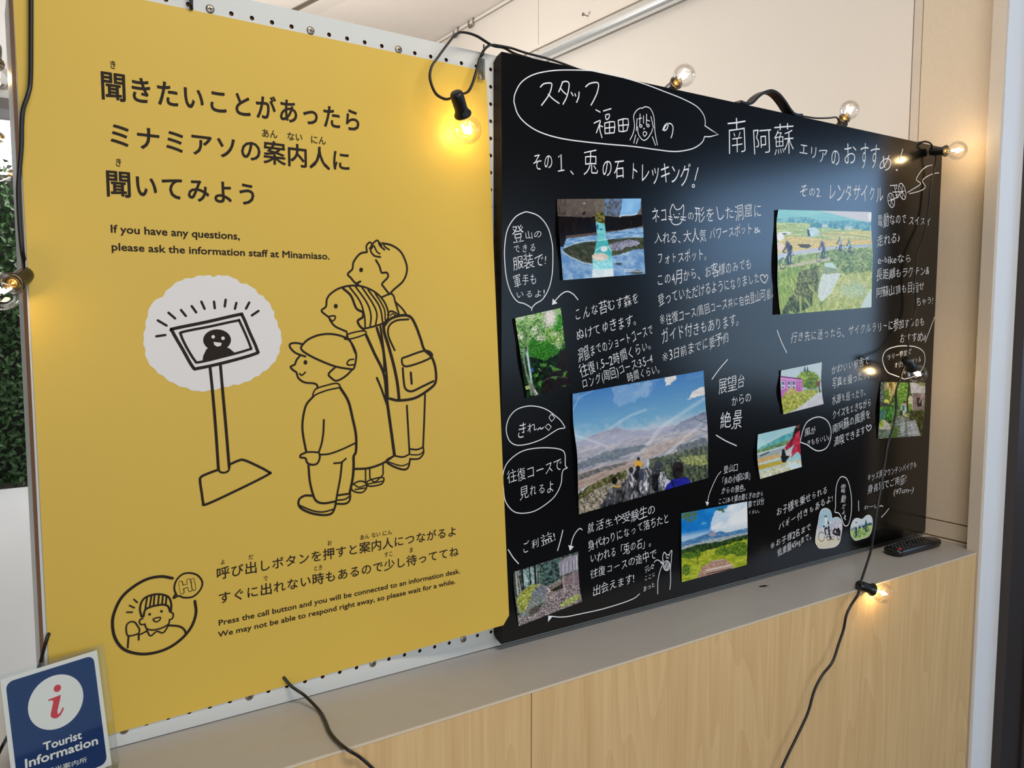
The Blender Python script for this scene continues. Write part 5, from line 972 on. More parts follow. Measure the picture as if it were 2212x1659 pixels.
def p_buggy(p):
    n = p.n
    p.put(np.ones(len(p.x)), (150, 184, 206), (166, 196, 214), n(200, seed=1)); p.put(p.poly([(620, 560), (800, 500), (1050, 560), (1050, 860), (160, 900), (200, 720), (640, 700)], 20), (160, 166, 186), (214, 214, 222), n(50, 30, 2, 4)); p.put(p.grad(760, 1000), (206, 202, 200), k=.9); p.put(p.grad(1060, 1120), (206, 198, 176), (220, 212, 192), n(160, 14, 4))
    p.ring(370, 1045, 98, 152, 9, (70, 70, 66)); p.ring(605, 1060, 60, 100, 8, (40, 40, 40)); p.ring(740, 1080, 38, 58, 7, (50, 50, 54)); p.ring(930, 1070, 46, 66, 9, (40, 40, 44))
    p.line([(520, 470), (540, 640)], 90, (222, 222, 220)); p.put([(575, 490), (600, 560), (640, 690), (600, 700), (560, 620)], (26, 56, 72)); p.line([(540, 600), (440, 720)], 40, (216, 216, 214)); p.put(p.ell(450, 710, 30, 30), (24, 34, 40)); p.put(p.ell(505, 390, 36, 34), (30, 26, 26)); p.put(p.ell(498, 420, 22, 30), (222, 196, 180)); p.put(p.ell(560, 700, 70, 70), (176, 206, 216))
    p.line([(490, 770), (480, 850), (510, 980)], 36, (20, 20, 26)); p.line([(600, 720), (620, 920), (670, 1120)], 50, (18, 18, 26)); p.put(p.ell(525, 770, 40, 34), (20, 22, 28)); p.line([(500, 1080), (560, 1040), (620, 1050)], 18, (30, 30, 30)); p.line([(430, 880), (480, 1060)], 10, (206, 206, 206))
    p.put([(720, 900), (790, 760), (860, 800), (930, 740), (990, 860), (985, 1020), (830, 1010), (740, 960)], (34, 28, 32)); p.put(p.ell(820, 880, 24, 46), (206, 190, 190)); p.line([(760, 900), (900, 930)], 16, (170, 150, 160)); p.line([(640, 850), (720, 840)], 16, (50, 50, 56)); p.line([(640, 1010), (870, 1030)], 12, (206, 206, 212))
def p_kids(p):
    n = p.n
    p.put(np.ones(len(p.x)), (196, 212, 222), (214, 222, 228), n(200, seed=1)); p.put(p.poly([(1560, 660), (1760, 640), (2040, 560), (2040, 700), (1600, 760)], 20), (120, 156, 190), (170, 196, 214), n(60, seed=2)); p.put(p.poly([(1300, 820), (1420, 740), (1500, 700), (1500, 820), (1300, 870)], 10), (120, 146, 160))
    p.put([(1300, 862), (1500, 800), (1860, 690), (2040, 640), (2040, 1200), (1300, 1200)], (156, 186, 106), (180, 206, 124), n(120, 40, 4)); p.put(p.poly([(1840, 670), (1920, 600), (2040, 620), (2040, 650), (1870, 690)], 8), (50, 80, 76))
    for x, y, k in ((1500, 590, 1.0), (1815, 530, .9)):
        p.ring(x - 35 * k, y + 385 * k, 48 * k, 88 * k, 8, (30, 56, 40)) if x < 1600 else p.ring(x - 60, y + 350, 44, 98, 8, (40, 70, 50)); p.ring(x + 110 * k, y + 350 * k, 44 * k, 96 * k, 8, (40, 66, 50)) if x < 1600 else p.ring(x + 50, y + 270, 24, 80, 6, (60, 90, 60))
        p.line([(x + 5, y + 60), (x + 10, y + 130)], 64 * k, (214, 218, 222) if x < 1600 else (34, 66, 84)); p.put(p.ell(x, y, 24 * k, 30 * k), (150, 120, 110)); p.put(p.ell(x, y - 18, 26 * k, 18 * k), (110, 120, 120))
        p.line([(x, y + 170), (x, y + 420)], 60 * k, (30, 60, 74)) if x < 1600 else p.line([(x, y + 150), (x - 10, y + 260), (x + 30, y + 340)], 46, (36, 60, 76))
        p.line([(x + 15, y + 100), (x + 110 * k, y + 130)] if x < 1600 else [(x - 20, y + 130), (x - 80, y + 190)], 26, (200, 190, 180) if x < 1600 else (40, 70, 90)); p.put(p.ell(x + 110 if x < 1600 else x - 75, y + (160 if x < 1600 else 190), 40, 40), (40, 56, 66))
        p.line([(x + 60, y + 200), (x + 110, y + 350)], 12, (40, 60, 60)); p.line([(x - 50, y + 380), (x + 110, y + 250)], 8, (60, 80, 80))

def photomat(nm, gloss=.16):
    m = mat(nm, (1, 1, 1), gloss, spec=.2); nt = m.node_tree; a = nt.nodes.new('ShaderNodeAttribute'); a.attribute_name = 'print'
    nt.links.new(a.outputs['Color'], nt.nodes['Principled BSDF'].inputs['Base Color']); return m
M['photo'] = photomat('glossy photo print', .20)
GAIN = 1.12
def grain(p, amp, s=2.2):
    k = np.clip((p.c[:, 1] - p.c[:, 2]) / 24, .18, 1); g = 1 + (p.n(s, seed=77, oc=2) - .5) * amp * k; p.c = p.c * g[:, None]
def setcol(me, c):
    at = me.color_attributes.new('print', 'FLOAT_COLOR', 'POINT'); a = np.ones((len(c), 4)); a[:, :3] = np.clip(s2l(np.clip(c, 0, 255)) * GAIN, 0, .95); at.data.foreach_set('color', a.ravel())
def edge(pts, t):
    q = np.array(pts, float); d = np.concatenate([[0], np.cumsum(np.linalg.norm(np.diff(q, axis=0), axis=1))]); d /= d[-1]
    return np.stack([np.interp(t, d, q[:, 0]), np.interp(t, d, q[:, 1])], 1)
def smoothed(pts): return crom(pts, 6) if len(pts) > 2 else pts
def photo(label, T, left, right, fn, shade_edge=None, lift=.004, amp=.35):
    l0, r0 = T(left), T(right)
    c = P((l0[0][0] + r0[0][0]) / 2, (l0[-1][1] + r0[-1][1]) / 2, Yb)
    t_ = thing('photo_print', label, 'photo', c, 'photo prints on the blackboard')
    wpx = abs(r0[0][0] - l0[0][0]); hpx = abs(l0[-1][1] - l0[0][1])
    nx, nz = int(wpx * 1.05), int(hpx * 1.05)
    tt = np.linspace(0, 1, nz + 1); L = edge(smoothed(left), tt); R = edge(smoothed(right), tt)
    ss = np.linspace(0, 1, nx + 1); g = L[:, None, :] * (1 - ss)[None, :, None] + R[:, None, :] * ss[None, :, None]
    X, Y = g[..., 0].ravel(), g[..., 1].ravel()
    S_, T_ = np.meshgrid(ss, tt); S_, T_ = S_.ravel(), T_.ravel()
    V = np.stack([T.ox + X / T.k - CX, T.oy + Y / T.k - CY, np.full(len(X), F)], 1)
    a, b, d = V @ EX, V @ EY, V @ EZ; u, w = a / b, d / b
    yy = Yb - .0010 - lift * ((1 - S_) ** 3 * (.6 + .4 * np.cos(T_ * 6.3 + 3)) + .25 * S_ ** 6) - .0004 * np.sin(S_ * 5 + T_ * 3)
    co = np.stack([u * yy, yy + CAMY, w * yy + CAMZ], 1)
    me = bpy.data.meshes.new('print'); n = nx + 1
    i = (np.arange(nz)[:, None] * n + np.arange(nx)[None, :]).ravel(); fs = np.stack([i, i + n, i + n + 1, i + 1], 1)
    me.from_pydata(co.tolist(), [], fs.tolist()); p = Paint(X, Y, T.k * 1.5); fn(p); grain(p, amp, T.k * 1.5); setcol(me, p.c)
    o = link('print', me, M['photo'], None, True); adopt(o, t_)
    if shade_edge:  # shade along the lifted left edge, painted as a flat black sheet
        q = T(shade_edge); pts = [q[0], (r0[0][0] - 2, r0[0][1] + 2), (r0[-1][0] - 3, r0[-1][1] - 2), q[1]]
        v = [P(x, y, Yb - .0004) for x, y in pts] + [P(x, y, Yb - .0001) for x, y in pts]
        adopt(pyd('shade_sheet', v, [(0, 3, 2, 1), (4, 5, 6, 7), (0, 1, 5, 4), (1, 2, 6, 5), (2, 3, 7, 6), (3, 0, 4, 7)], M['photo_shade']), t_)
    return t_
Q1 = Tile(1195, 420, 8.507); Q2 = Tile(1105, 655, 7.9); Q3 = Tile(1230, 795, 5.103); Q4 = Tile(1665, 445, 6.77); Q5 = Tile(1625, 775, 6.145); Q7 = Tile(1885, 815, 11.85); Q8 = Tile(1100, 1180, 9.218); Q9 = Tile(1750, 1090, 15.08)
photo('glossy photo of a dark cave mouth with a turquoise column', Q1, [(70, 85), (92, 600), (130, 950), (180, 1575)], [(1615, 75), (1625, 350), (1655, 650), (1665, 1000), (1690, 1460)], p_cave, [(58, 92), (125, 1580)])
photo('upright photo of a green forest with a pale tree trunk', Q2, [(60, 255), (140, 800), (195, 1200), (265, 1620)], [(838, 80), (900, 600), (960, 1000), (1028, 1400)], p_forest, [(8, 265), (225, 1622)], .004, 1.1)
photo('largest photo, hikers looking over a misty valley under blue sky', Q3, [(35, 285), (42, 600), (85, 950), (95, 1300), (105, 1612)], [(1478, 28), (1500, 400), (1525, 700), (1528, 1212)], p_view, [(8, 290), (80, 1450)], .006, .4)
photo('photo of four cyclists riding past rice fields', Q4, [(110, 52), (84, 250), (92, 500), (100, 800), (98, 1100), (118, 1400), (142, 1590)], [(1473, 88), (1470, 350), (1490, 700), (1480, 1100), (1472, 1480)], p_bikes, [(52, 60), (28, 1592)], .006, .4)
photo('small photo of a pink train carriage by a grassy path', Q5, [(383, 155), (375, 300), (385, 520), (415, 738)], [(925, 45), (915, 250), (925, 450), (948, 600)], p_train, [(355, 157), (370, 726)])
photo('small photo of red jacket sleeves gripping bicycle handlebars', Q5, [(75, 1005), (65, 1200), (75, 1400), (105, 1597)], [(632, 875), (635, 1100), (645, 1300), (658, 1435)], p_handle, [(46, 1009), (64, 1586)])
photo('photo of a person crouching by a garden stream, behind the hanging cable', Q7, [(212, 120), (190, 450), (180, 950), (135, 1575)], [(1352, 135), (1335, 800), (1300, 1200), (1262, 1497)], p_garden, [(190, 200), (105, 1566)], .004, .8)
photo('photo of a mossy boulder beside a wooden notice in a forest', Q8, [(90, 510), (95, 800), (140, 1200), (190, 1590)], [(1378, 100), (1370, 300), (1400, 800), (1452, 1100)], p_rock, None, .002, .8)
photo('photo of a green hilltop with log steps and blue mountains', C2, [(475, 668), (477, 1050), (480, 1440)], [(1212, 535), (1218, 900), (1208, 1245)], p_look, None, .002)
def cutout(label, T, pts, fn):
    pt = [tuple(v) for v in crom(pts, 4, True)[:-1]]; P3 = T(pt)
    t_ = thing('photo_cutout', label, 'photo', P(sum(q[0] for q in P3) / len(P3), max(q[1] for q in P3), Yb), 'photo cutouts on the blackboard')
    v = [P(x, y, Yb - .0016) for x, y in P3] + [P(x, y, Yb - .0006) for x, y in P3]; n = len(P3)
    me = bpy.data.meshes.new('white_rim'); me.from_pydata([tuple(q) for q in v], [], [tuple(range(n))] + [(i, i + n, (i + 1) % n + n, (i + 1) % n) for i in range(n)])
    bm = bmesh.new(); bm.from_mesh(me); bmesh.ops.triangulate(bm, faces=[f for f in bm.faces if len(f.verts) > 4], ngon_method='EAR_CLIP'); bm.to_mesh(me); bm.free()
    adopt(link('white_rim', me, M['card']), t_)
    c = np.mean(np.array(pt), 0); xs = [q[0] for q in pt]; ys = [q[1] for q in pt]; h = T.k * .55
    gx_, gy_ = np.meshgrid(np.arange(min(xs), max(xs), h), np.arange(min(ys), max(ys), h)); X, Y = gx_.ravel(), gy_.ravel(); nc = gx_.shape[1]; nr = gx_.shape[0]
    inn = (Paint(c[0] + (X - c[0]) * 1.035, c[1] + (Y - c[1]) * 1.035).poly(pt) > .5)
    i = (np.arange(nr - 1)[:, None] * nc + np.arange(nc - 1)[None, :]).ravel(); i = i[inn[i] & inn[i + 1] & inn[i + nc] & inn[i + nc + 1]]
    V = np.stack([T.ox + X / T.k - CX, T.oy + Y / T.k - CY, np.full(len(X), F)], 1); a, b, d = V @ EX, V @ EY, V @ EZ; u, w = a / b, d / b; yy = Yb - .0018
    me = bpy.data.meshes.new('print'); me.from_pydata(np.stack([u * yy, np.full(len(u), yy + CAMY), w * yy + CAMZ], 1).tolist(), [], np.stack([i, i + nc, i + nc + 1, i + 1], 1).tolist())
    p = Paint(X, Y, T.k); fn(p); setcol(me, p.c)
    bm = bmesh.new(); bm.from_mesh(me); bmesh.ops.delete(bm, geom=[q for q in bm.verts if not q.link_faces], context='VERTS'); bm.to_mesh(me); bm.free()
    adopt(link('print', me, M['photo']), t_)
cutout('white-rimmed cutout photo of a cyclist towing a black child trailer', Q9, [(510, 110), (600, 140), (660, 200), (700, 300), (722, 436), (800, 410), (880, 402), (950, 430), (1000, 480), (1035, 560), (1050, 700), (1040, 850), (1010, 1020), (980, 1180), (920, 1300), (800, 1385), (600, 1425), (400, 1438), (280, 1420), (210, 1330), (170, 1250), (165, 1120), (185, 950), (220, 750), (260, 560), (290, 350), (330, 220), (400, 140)], p_buggy)
cutout('white-rimmed cutout photo of two children with bikes on green grass', Q9, [(1490, 1175), (1400, 1120), (1330, 1020), (1305, 900), (1305, 800), (1330, 660), (1380, 540), (1440, 465), (1520, 435), (1600, 445), (1680, 468), (1740, 430), (1800, 370), (1890, 330), (1960, 350), (2010, 410), (2035, 500), (2037, 620), (2020, 780), (1980, 920), (1890, 1050), (1700, 1120)], p_kids)
# ================================================================== STRING LIGHTS
def bulb(parent, centre, base, scale=1.0, watt=.35, lit=60):
    """socket at base pointing to the globe centre"""
    z = (centre - base).normalized(); q = z.to_track_quat('Z', 'Y').to_matrix().to_4x4(); mw = Matrix.Translation(centre) @ q @ Matrix.Scale(scale, 4)
    k = 1.0
    lathe('socket', [(0, -.060), (.0075, -.060), (.0088, -.058), (.0092, -.050), (.0088, -.036), (.0095, -.031), (.0122, -.027), (.0122, -.0245), (.0100, -.0245), (.0094, -.030), (0, -.030)], M['socket'], mw, parent, seg=64, lobes=16, amp=.022)
    g = lathe('bulb', [(.0062, -.0262), (.0066, -.0235), (.0078, -.0205), (.0100, -.0178)] + [(.0200 * math.sin(a), -.0200 * math.cos(a)) for a in [math.pi * (.17 + .83 * i / 14) for i in range(1, 15)]], M['glass'], mw, parent, seg=28)
    c = lathe('bulb_cap', [(.0060, -.031), (.0060, -.026), (.0057, -.0245), (0, -.0243)], M['brass'], mw, None, seg=16); c.parent = g
    fl = [(-.0055, 0, -.010), (-.0052, .001, .001), (-.003, 0, .006), (-.0015, -.001, -.003), (.0005, 0, .006), (.002, .001, -.003), (.0045, 0, .005), (.0055, 0, -.010)]
    f_ = tube('filament', [mw @ Vector(v) for v in fl], .0014, M['filament'], None, sides=6, n=4); f_.parent = g
    st = lathe('glass_stem', [(.0030, -.024), (.0024, -.018), (.0014, -.011), (0, -.0102)], M['glass'], mw, None, seg=12); st.parent = g
    l = bpy.data.lights.new('bulb_glow', 'POINT'); l.energy = watt; l.color = (1.0, .66, .30); l.shadow_soft_size = .0055
    o = bpy.data.objects.new('bulb_glow', l); COL.objects.link(o); o.location = mw @ Vector((0, 0, -.001))
def centre_base(c, Yc, b, near=True, L=.058):
    C = P(c[0], c[1], Yc); u, w = rat(*b); d = Vector((u, 1, w)); o = Vector((0, CAMY, CAMZ)); m = o - C
    A = d.dot(d); B_ = 2 * d.dot(m); Cc = m.dot(m) - L * L; D_ = B_ * B_ - 4 * A * Cc
    t = (-B_ + (-1 if near else 1) * math.sqrt(max(0, D_))) / (2 * A)
    b3 = o + d * t
    if D_ < 0: b3 = C + (b3 - C).normalized() * L
    return C, b3
sl = thing('string_lights', 'black cable of round clear bulbs looping over the poster and down the blackboard', 'string lights', P(1860, 1260, .86))
A_, Ab = centre_base((1010, 281), 1.013, (986, 203)); bulb(sl, A_, Ab, watt=.24)
B_, Bb = centre_base((1478, 163), 1.068, (1440, 198), False); bulb(sl, B_, Bb, watt=.2)
C_, Cb = centre_base((1835, 238), 1.055, (1812, 276), False); bulb(sl, C_, Cb, watt=.2)
D_, Db = centre_base((2068, 325), .955, (2012, 327), False); bulb(sl, D_, Db, watt=.17)
E_, Eb = centre_base((1982, 808), .965, (1957, 778), True); bulb(sl, E_, Eb, watt=.18)
F_, Fb = centre_base((1907, 1281), .868, (1855, 1264), True); bulb(sl, F_, Fb, watt=.2)
G_, Gb = centre_base((2, 629), .995, (57, 592), False, .060); bulb(sl, G_, Gb, watt=.02)
r = .0024
def cable(pts, parent=sl, rr=r): return tube('cable', pts, rr, M['rubber'], parent, sides=8, n=6, flat=rr * .72)
# down the left edge of the poster
cable([P(67, -60, 1.034), P(67, 60, 1.034), P(66, 170, 1.033), P(60, 205, 1.030), P(50, 235, 1.028), P(47, 270, 1.030), P(46, 320, 1.032), P(40, 400, 1.034), P(42, 470, 1.034), P(48, 540, 1.036), P(56, 580, 1.05), P(58, 585, 1.036), Gb])
cable([Gb, P(61, 606, 1.040), P(64, 640, 1.10), P(70, 700, 1.16), P(95, 1200, 1.15), P(108, 1345, 1.060), P(103, 1375, 1.036), P(95, 1400, 1.036), P(84, 1442, 1.045), P(60, 1500, 1.05), P(22, 1580, 1.05), P(0, 1622, 1.04), P(-30, 1690, 1.03)])
cable([P(413, -40, 1.034), P(413, 2, 1.034), P(413, 15, 1.0365), P(414, 20, 1.0395)], rr=.0022)
# loop round the hook and bulb by the poster corner
cable([P(1150, 128, 1.055), P(1110, 115, 1.045), P(1090, 104, 1.035), P(1063, 98, 1.030), P(1030, 78, 1.022), P(1002, 70, 1.018), P(985, 74, 1.016), P(967, 95, 1.016), P(945, 125, 1.017), P(932, 145, 1.017), P(929, 170, 1.015), P(940, 200, 1.012), P(958, 213, 1.010), P(972, 213, 1.008), Ab])
cable([Ab, P(1008, 200, 1.012), P(1020, 182, 1.018), P(1030, 150, 1.022), P(1040, 118, 1.024), P(1050, 103, 1.028), P(1062, 97, 1.026), P(1080, 99, 1.032), P(1105, 104, 1.030), P(1135, 114, 1.032), P(1200, 132, 1.045), P(1300, 168, 1.062), P(1420, 205, 1.066), Bb])
cable([Bb, P(1470, 205, 1.062), P(1540, 225, 1.058), P(1600, 235, 1.050), P(1700, 258, 1.046), P(1722, 250, 1.036), P(1760, 255, 1.034), P(1790, 255, 1.034), P(1808, 254, 1.036), P(1815, 268, 1.045), P(1828, 272, 1.045), P(1828, 260, 1.045), P(1826, 276, 1.05), P(1880, 300, 1.055), P(1950, 312, 1.045), P(1985, 308, 1.028), P(2000, 306, 1.015), P(2012, 312, 1.004), Db])
cable([Db, P(2022, 340, 1.004), P(2018, 370, 1.008), P(2011, 400, 1.010), P(2008, 430, 1.010), P(2006, 450, 1.010), P(2000, 490, 1.008), P(1985, 540, 1.004), P(1978, 580, 1.004), P(1977, 620, 1.004), P(1979, 660, 1.004), P(1972, 690, 1.004), P(1961, 720, .998), P(1962, 755, .985), Eb])
cable([Eb, P(1953, 790, .99), P(1944, 820, .998), P(1936, 845, 1.0), P(1936, 880, 1.0), P(1930, 920, .998), P(1918, 960, .99), P(1910, 1010, .985), P(1902, 1060, .975), P(1893, 1110, .965), P(1886, 1160, .945), P(1881, 1190, .925), P(1870, 1225, .895), P(1860, 1255, .875), Fb])
cable([Fb, P(1856, 1272, .870), P(1853, 1285, .868), P(1838, 1308, .866), P(1828, 1330, .866), P(1822, 1360, .868), P(1812, 1390, .868), P(1798, 1430, .866), P(1775, 1460, .866), P(1758, 1495, .866), P(1745, 1540, .866), P(1722, 1590, .866), P(1700, 1635, .866), P(1680, 1680, .866), P(1660, 1730, .866)])
# cable from behind the poster bottom across the counter top
fc = thing('power_cable', 'black cable emerging under the yellow poster and crossing the counter top', 'cable', PZ(730, 1560, LED))
tube('cable_lead', [P(612, 1462, 1.0405), P(628, 1481, 1.036), P(640, 1490, 1.030), P(660, 1504, 1.020)] + [PZ(x, y, LED + .003) for x, y in ((690, 1535), (702, 1556), (712, 1580), (728, 1600), (752, 1620))] + [P(775, 1634, .882), P(800, 1655, .880), P(835, 1690, .880)], .0026, M['rubber'], fc, n=6, flat=.0020)

# background string on the far side, seen past the panel's left edge
bs = thing('string_lights', 'second string of round bulbs hanging far behind the panel at the left edge', 'string lights', P(12, 370, 2.4))
for c, Yc, b, w_ in (((-13, 168), 1.30, (-13, 100), .3), ((7, 302), 2.2, (-14, 290), .2), ((15, 375), 2.5, (38, 378), .2)):
    a1, a2 = centre_base(c, Yc, b, False); bulb(bs, a1, a2, watt=w_)
    if Yc < 2: prev = a2
    else: tube('cable', [prev, (prev + a2) / 2 - Vector((.03, 0, .06)), a2], .0024, M['rubber'], bs); prev = a2

# ================================================================== TOURIST INFORMATION CARD
def ctr(x, y, Y): return P(x, y, Y)
BRc = P(241, 1652, 1.0); TRc = P(209, 1404, 1.030); TLc = P(0, 1468.5, 1.000); rv = (TRc - TLc); upv = (TRc - BRc); BLc = BRc - rv
nv = rv.cross(upv).normalized()
if nv.y > 0: nv = -nv
WX, WY = rv.length, upv.length; rv.normalize(); upv.normalize()
def cp(a, b, d=0): return BLc + rv * (a * WX) + upv * (b * WY) + nv * d
def card_uv(x, y, d):   # pixel on the card plane
    u, w = rat(x, y); dr = Vector((u, 1, w)); o = Vector((0, CAMY, CAMZ)); t = (BLc - o).dot(nv) / dr.dot(nv); return o + dr * t + nv * d
tc_ = thing('information_card', 'blue and white tourist information card with a red letter i', 'sign', (BLc + BRc) / 2)
def plate(name, pts, d0, d1, m, parent):
    n = len(pts); v = [p + nv * d1 for p in pts] + [p + nv * d0 for p in pts]
    me = bpy.data.meshes.new(name); me.from_pydata([tuple(q) for q in v], [], [tuple(range(n)), tuple(reversed(range(n, 2 * n)))] + [(i, i + n, (i + 1) % n + n, (i + 1) % n) for i in range(n)])
    o = link(name, me, m); adopt(o, parent); return o
plate('card', [cp(0, 0), cp(1, 0), cp(1, 1), cp(0, 1)], 0, .0005, M['card'], tc_)
def rr_(x0, y0, x1, y1, r_, asp):
    out = []
    for cx, cy, a0 in ((x1 - r_, y1 - r_ * asp, 0), (x0 + r_, y1 - r_ * asp, 90), (x0 + r_, y0 + r_ * asp, 180), (x1 - r_, y0 + r_ * asp, 270)):
        for k in range(6): a = math.radians(a0 + 18 * k); out.append((cx + r_ * math.cos(a), cy + r_ * asp * math.sin(a)))
    return out
plate('blue_field', [cp(a, b) for a, b in rr_(.045, .03, .955, .965, .075, WX / WY)], .0005, .0006, M['blue'], tc_)
CT = Tile(0, 1280, 4.377)
def cpx(x, y, d): q = CT(x, y); return card_uv(q[0], q[1], d)
cc = [((268 + 792) / 2, (779 + 1287) / 2)]
pa, pb = cpx(268, 1080, 0), cpx(792, 985, 0); cc = cpx(530, 1033, 0); rad = (pb - pa).length / 2
plate('white_disc', [cc + (rv * math.cos(a) + upv * math.sin(a)) * rad * 1.0 for a in [2 * math.pi * k / 40 for k in range(40)]], .0006, .0007, M['card'], tc_)
dc = cpx(540, 905, 0); plate('red_dot', [dc + (rv * math.cos(a) + upv * math.sin(a)) * rad * .135 for a in [2 * math.pi * k / 24 for k in range(24)]], .0007, .0008, M['red'], tc_)
ipts = [(455, 1012), (500, 995), (572, 966), (568, 1000), (540, 1120), (545, 1150), (560, 1140), (582, 1105), (588, 1085), (603, 1090), (595, 1115), (570, 1160), (535, 1188), (500, 1190), (476, 1170), (478, 1140), (500, 1040), (498, 1020), (480, 1018), (456, 1028)]
ip = [cpx(x, y, 0) for x, y in ipts]
bm = bmesh.new(); vs_ = [bm.verts.new(p + nv * .0008) for p in ip]; f_ = bm.faces.new(vs_); bmesh.ops.triangulate(bm, faces=[f_], ngon_method='EAR_CLIP'); me = bpy.data.meshes.new('red_letter'); bm.to_mesh(me); bm.free(); adopt(link('red_letter', me, M['red']), tc_)
def cardtext(t, p0, p1, h, off, lat):
    a, b = cpx(*p0, 0), cpx(*p1, 0); d = (b - a); L = d.length; d.normalize(); n_ = nv.cross(d); n_ = n_ if n_.z > 0 else -n_
    hh = (cpx(p0[0], p0[1] - h, 0) - a).length; size = hh / (.70 if lat else .90); gs = [glyph(c, min(off, 0)) for c in t]; sx = L / sum(g[2] for g in gs); x = 0; v, f = [], []
    for (gv, gf, adv) in gs:
        for ci, (bx, by) in enumerate(((0, 0), (off, 0), (-off, 0), (0, off), (0, -off))):
            k = len(v); v += [a + d * ((x + q[0]) * sx + bx * size) + n_ * ((q[1] + by + (0 if lat else .07)) * size) + nv * (.0009 + ci * 6e-6) for q in gv]; f += [tuple(i + k for i in q) for q in gf]
        x += adv
    adopt(pyd('card_lettering', v, f, M['card']), tc_)
cardtext('Tourist', (408, 1497), (770, 1378), 76, .03, True); cardtext('Information', (228, 1662), (930, 1428), 84, .03, True); cardtext('観光案内所', (430, 1722), (822, 1600), 52, .004, False)
th = thing('acrylic_stand', 'clear acrylic sign stand holding the tourist information card', 'sign stand', BRc)
e1, e2 = -.04, 1.06
for nm, d0 in (('front_sheet', .0015), ('rear_sheet', -.0035)):
    sh = .0 if nm == 'front_sheet' else .035
    plate(nm, [cp(e1 + sh, -.03), cp(e2 + sh, -.03), cp(e2 + sh, 1.035), cp(e1 + sh, 1.035)], d0, d0 + .0018, M['acrylic'], th)
fb = cp(e1, -.035); fr_ = cp(e2, -.035)
zb = LED + .0002
pts = [Vector((fb.x, fb.y, zb)), Vector((fr_.x, fr_.y, zb)), Vector((fr_.x, fr_.y - .055, zb)), Vector((fb.x, fb.y - .055, zb))]
v = pts + [p + Vector((0, 0, .002)) for p in pts]; adopt(pyd('foot_sheet', v, BOXF, M['acrylic']), th)

# ================================================================== REMOTE CONTROL
a = PZ(1928, 1204, LED); b = PZ(2036, 1183, LED)    # front bottom edge, left to right
ra, rb_ = PZ(1945, 1206, LED), PZ(2042, 1180, LED)
ax = (rb_ - ra); ax.z = 0; ang = math.atan2(ax.y, ax.x)
rc = thing('remote_control', 'black remote control with small keys lying on the counter end', 'remote control', (0, 0, 0))
RL, RW, RH = .174, .043, .017
org = PZ(1944, 1206, LED)
mr = Matrix.Translation((org.x, org.y, LED)) @ Matrix.Rotation(ang, 4, 'Z')
def rbody():
    vs, fs = [], []; nl = 26
    prof = [(0.0, .12), (0.02, .55), (0.12, .92), (0.5, 1.0), (0.88, .92), (0.98, .55), (1.0, .12)]
    secs = []
    for i in range(nl + 1):
        t = i / nl; x = t * RL
        e = min(t, 1 - t) * RL; rnd = 1.0
        inset = 0
        if e < .010: inset = .010 - math.sqrt(max(0, .010 ** 2 - (.010 - e) ** 2))
        if t > .7: inset += .006 * ((t - .7) / .3) ** 2
        h0 = .0 + (.004 * max(0, 1 - abs(t - .5) / .35) * 0)
        ht = RH * (1 - .10 * abs(2 * t - 1) ** 2)
        sec = []
        for y, z in ((.10, 0), (.90, 0), (1.0, .35), (1.0, .72), (.95, .95), (.85, 1.0), (.5, 1.03), (.15, 1.0), (.05, .95), (0, .72), (0, .35)):
            yy = inset + y * (RW - 2 * inset); sec.append((x, yy, z * ht + (.0005 if z == 0 else 0)))
        secs.append(sec)
    k = len(secs[0])
    for s_ in secs: vs += [mr @ Vector(q) for q in s_]
    for i in range(nl):
        for j in range(k): a_, b_ = i * k + j, i * k + (j + 1) % k; fs.append((a_, b_, b_ + k, a_ + k))
    fs += [tuple(reversed(range(k))), tuple(range(nl * k, nl * k + k))]
    adopt(pyd('body', vs, fs, M['remote'], None, True), rc)
rbody()
def key(x, y, w_, d_, m_='button', nm='button'):
    h = RH * (1 - .10 * abs(2 * x / RL - 1) ** 2) * 1.0 + .0003; bm = bmesh.new()
    vv = [bm.verts.new(q) for q in boxv(-w_ / 2, w_ / 2, -d_ / 2, d_ / 2, -.002, .0015)]
    for f in BOXF: bm.faces.new([vv[i] for i in f])
    bmesh.ops.bevel(bm, geom=bm.edges[:], offset=.0006, segments=1, affect='EDGES'); bmesh.ops.transform(bm, matrix=mr @ Matrix.Translation((x, y, h)), verts=bm.verts)
    me = bpy.data.meshes.new(nm); bm.to_mesh(me); bm.free(); o = link(nm, me, M[m_]); adopt(o, rc)
    if m_ == 'button':
        v_ = [mr @ Matrix.Translation((x, y, h + .0016)) @ Vector(q) for q in ((-w_ * .28, -d_ * .14, 0), (w_ * .28, -d_ * .14, 0), (w_ * .28, d_ * .2, 0), (-w_ * .28, d_ * .2, 0))]
        s_ = pyd('key_mark', v_, [(0, 1, 2, 3)], M['keyprint']); s_.parent = o
key(.014, .010, .009, .006, 'red_button', 'power_button')
for i in range(12):
    for j in range(4):
        if i == 0 and j == 0: continue
        if i in (5, 6) and j in (1, 2): continue
        key(.014 + i * .0112, .0075 + j * .0093, .0068, .0056)
lathe('direction_ring', [(.0085, .0000), (.0088, .0014), (.0070, .0018), (.0060, .0012), (.0058, 0)], M['button'], mr @ Matrix.Translation((.0756, .0215, RH)), rc, seg=20)

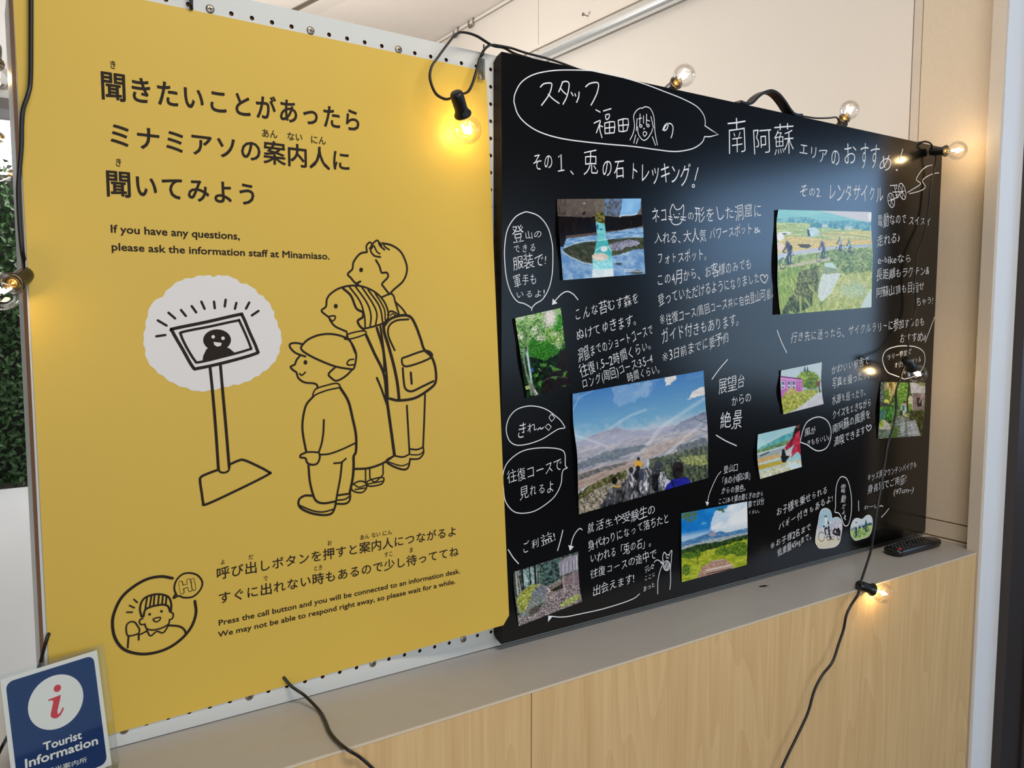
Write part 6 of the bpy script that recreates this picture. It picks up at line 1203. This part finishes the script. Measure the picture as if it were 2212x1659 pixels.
# ================================================================== BEYOND THE PANEL'S LEFT EDGE
wc = thing('white_counter', 'white laminate counter behind the panel, seen at the left edge', 'counter', (-.6, 1.0, 0))
adopt(box('counter_slab', -1.8, .55, 1.335, 2.85, LED - .04, LED - .001, M['white_lam'], None, .002), wc); adopt(box('counter_base', -1.75, .5, 1.36, 2.83, 0, LED - .041, M['white_lam']), wc)
hd = thing('artificial_hedge', 'wall of dark green artificial leaves behind the white counter', 'hedge', (-.4, 1.9, LED))
adopt(box('backing', -1.7, .5, 2.95, 3.0, LED, Z0 + .43, M['hedge_back']), hd)
vs, fs = [], []
for i in range(9000):
    c = Vector((random.uniform(-.7, .25), 2.92 + CAMY - random.random() * .06, random.uniform(LED, Z0 + .44 + random.gauss(0, .012)))); s_ = random.uniform(.012, .024); q = Matrix.Rotation(random.uniform(0, 6.28), 3, 'Y') @ Matrix.Rotation(random.uniform(-1, 1), 3, 'X') @ Matrix.Rotation(random.uniform(-.8, .8), 3, 'Z')
    k = len(vs); vs += [c + q @ Vector(p) * s_ for p in ((-.6, 0, 0), (0, -.25, -.35), (.6, -.1, 0), (0, -.25, .35), (0, -.1, 0))]; fs += [(k, k + 1, k + 4), (k + 1, k + 2, k + 4), (k + 2, k + 3, k + 4), (k + 3, k, k + 4)]
lf = pyd('leaves', vs, fs, M['leaf']); adopt(lf, hd); lf['kind'] = 'stuff'
sh = thing('wall_shelf', 'dark shelf high on the far wall at the left edge', 'shelf', (-.3, 2.1, Z0 + .66))
adopt(box('shelf_board', -1.5, .6, 3.08, 3.25, Z0 + .655, Z0 + .69, M['dark']), sh); adopt(box('shelf_rail', -1.5, .6, 3.09, 3.10, Z0 + .72, Z0 + .735, M['dark']), sh)
for xx in (-1.2, -.4, .4): adopt(box('shelf_post', xx, xx + .015, 3.09, 3.105, Z0 + .69, Z0 + .72, M['dark']), sh)
M['pane'] = emis('bright daylight pane', (.86, .93, 1.0), 1.1)
w1 = struct(box('window_1', -1.5, .6, 3.27, 3.30, Z0 + .40, Z0 + .655, M['pane']))
for z_ in (Z0 + .40, Z0 + .64): o = box('window_frame', -1.5, .6, 3.25, 3.27, z_, z_ + .015, M['white_wall']); o.parent = w1
struct(box('wall_partition', -2.4, .8, 3.305, 3.36, 0, CEIL, M['grey_wall']))

bpy.data.objects.remove(_fo); bpy.data.curves.remove(_fc)
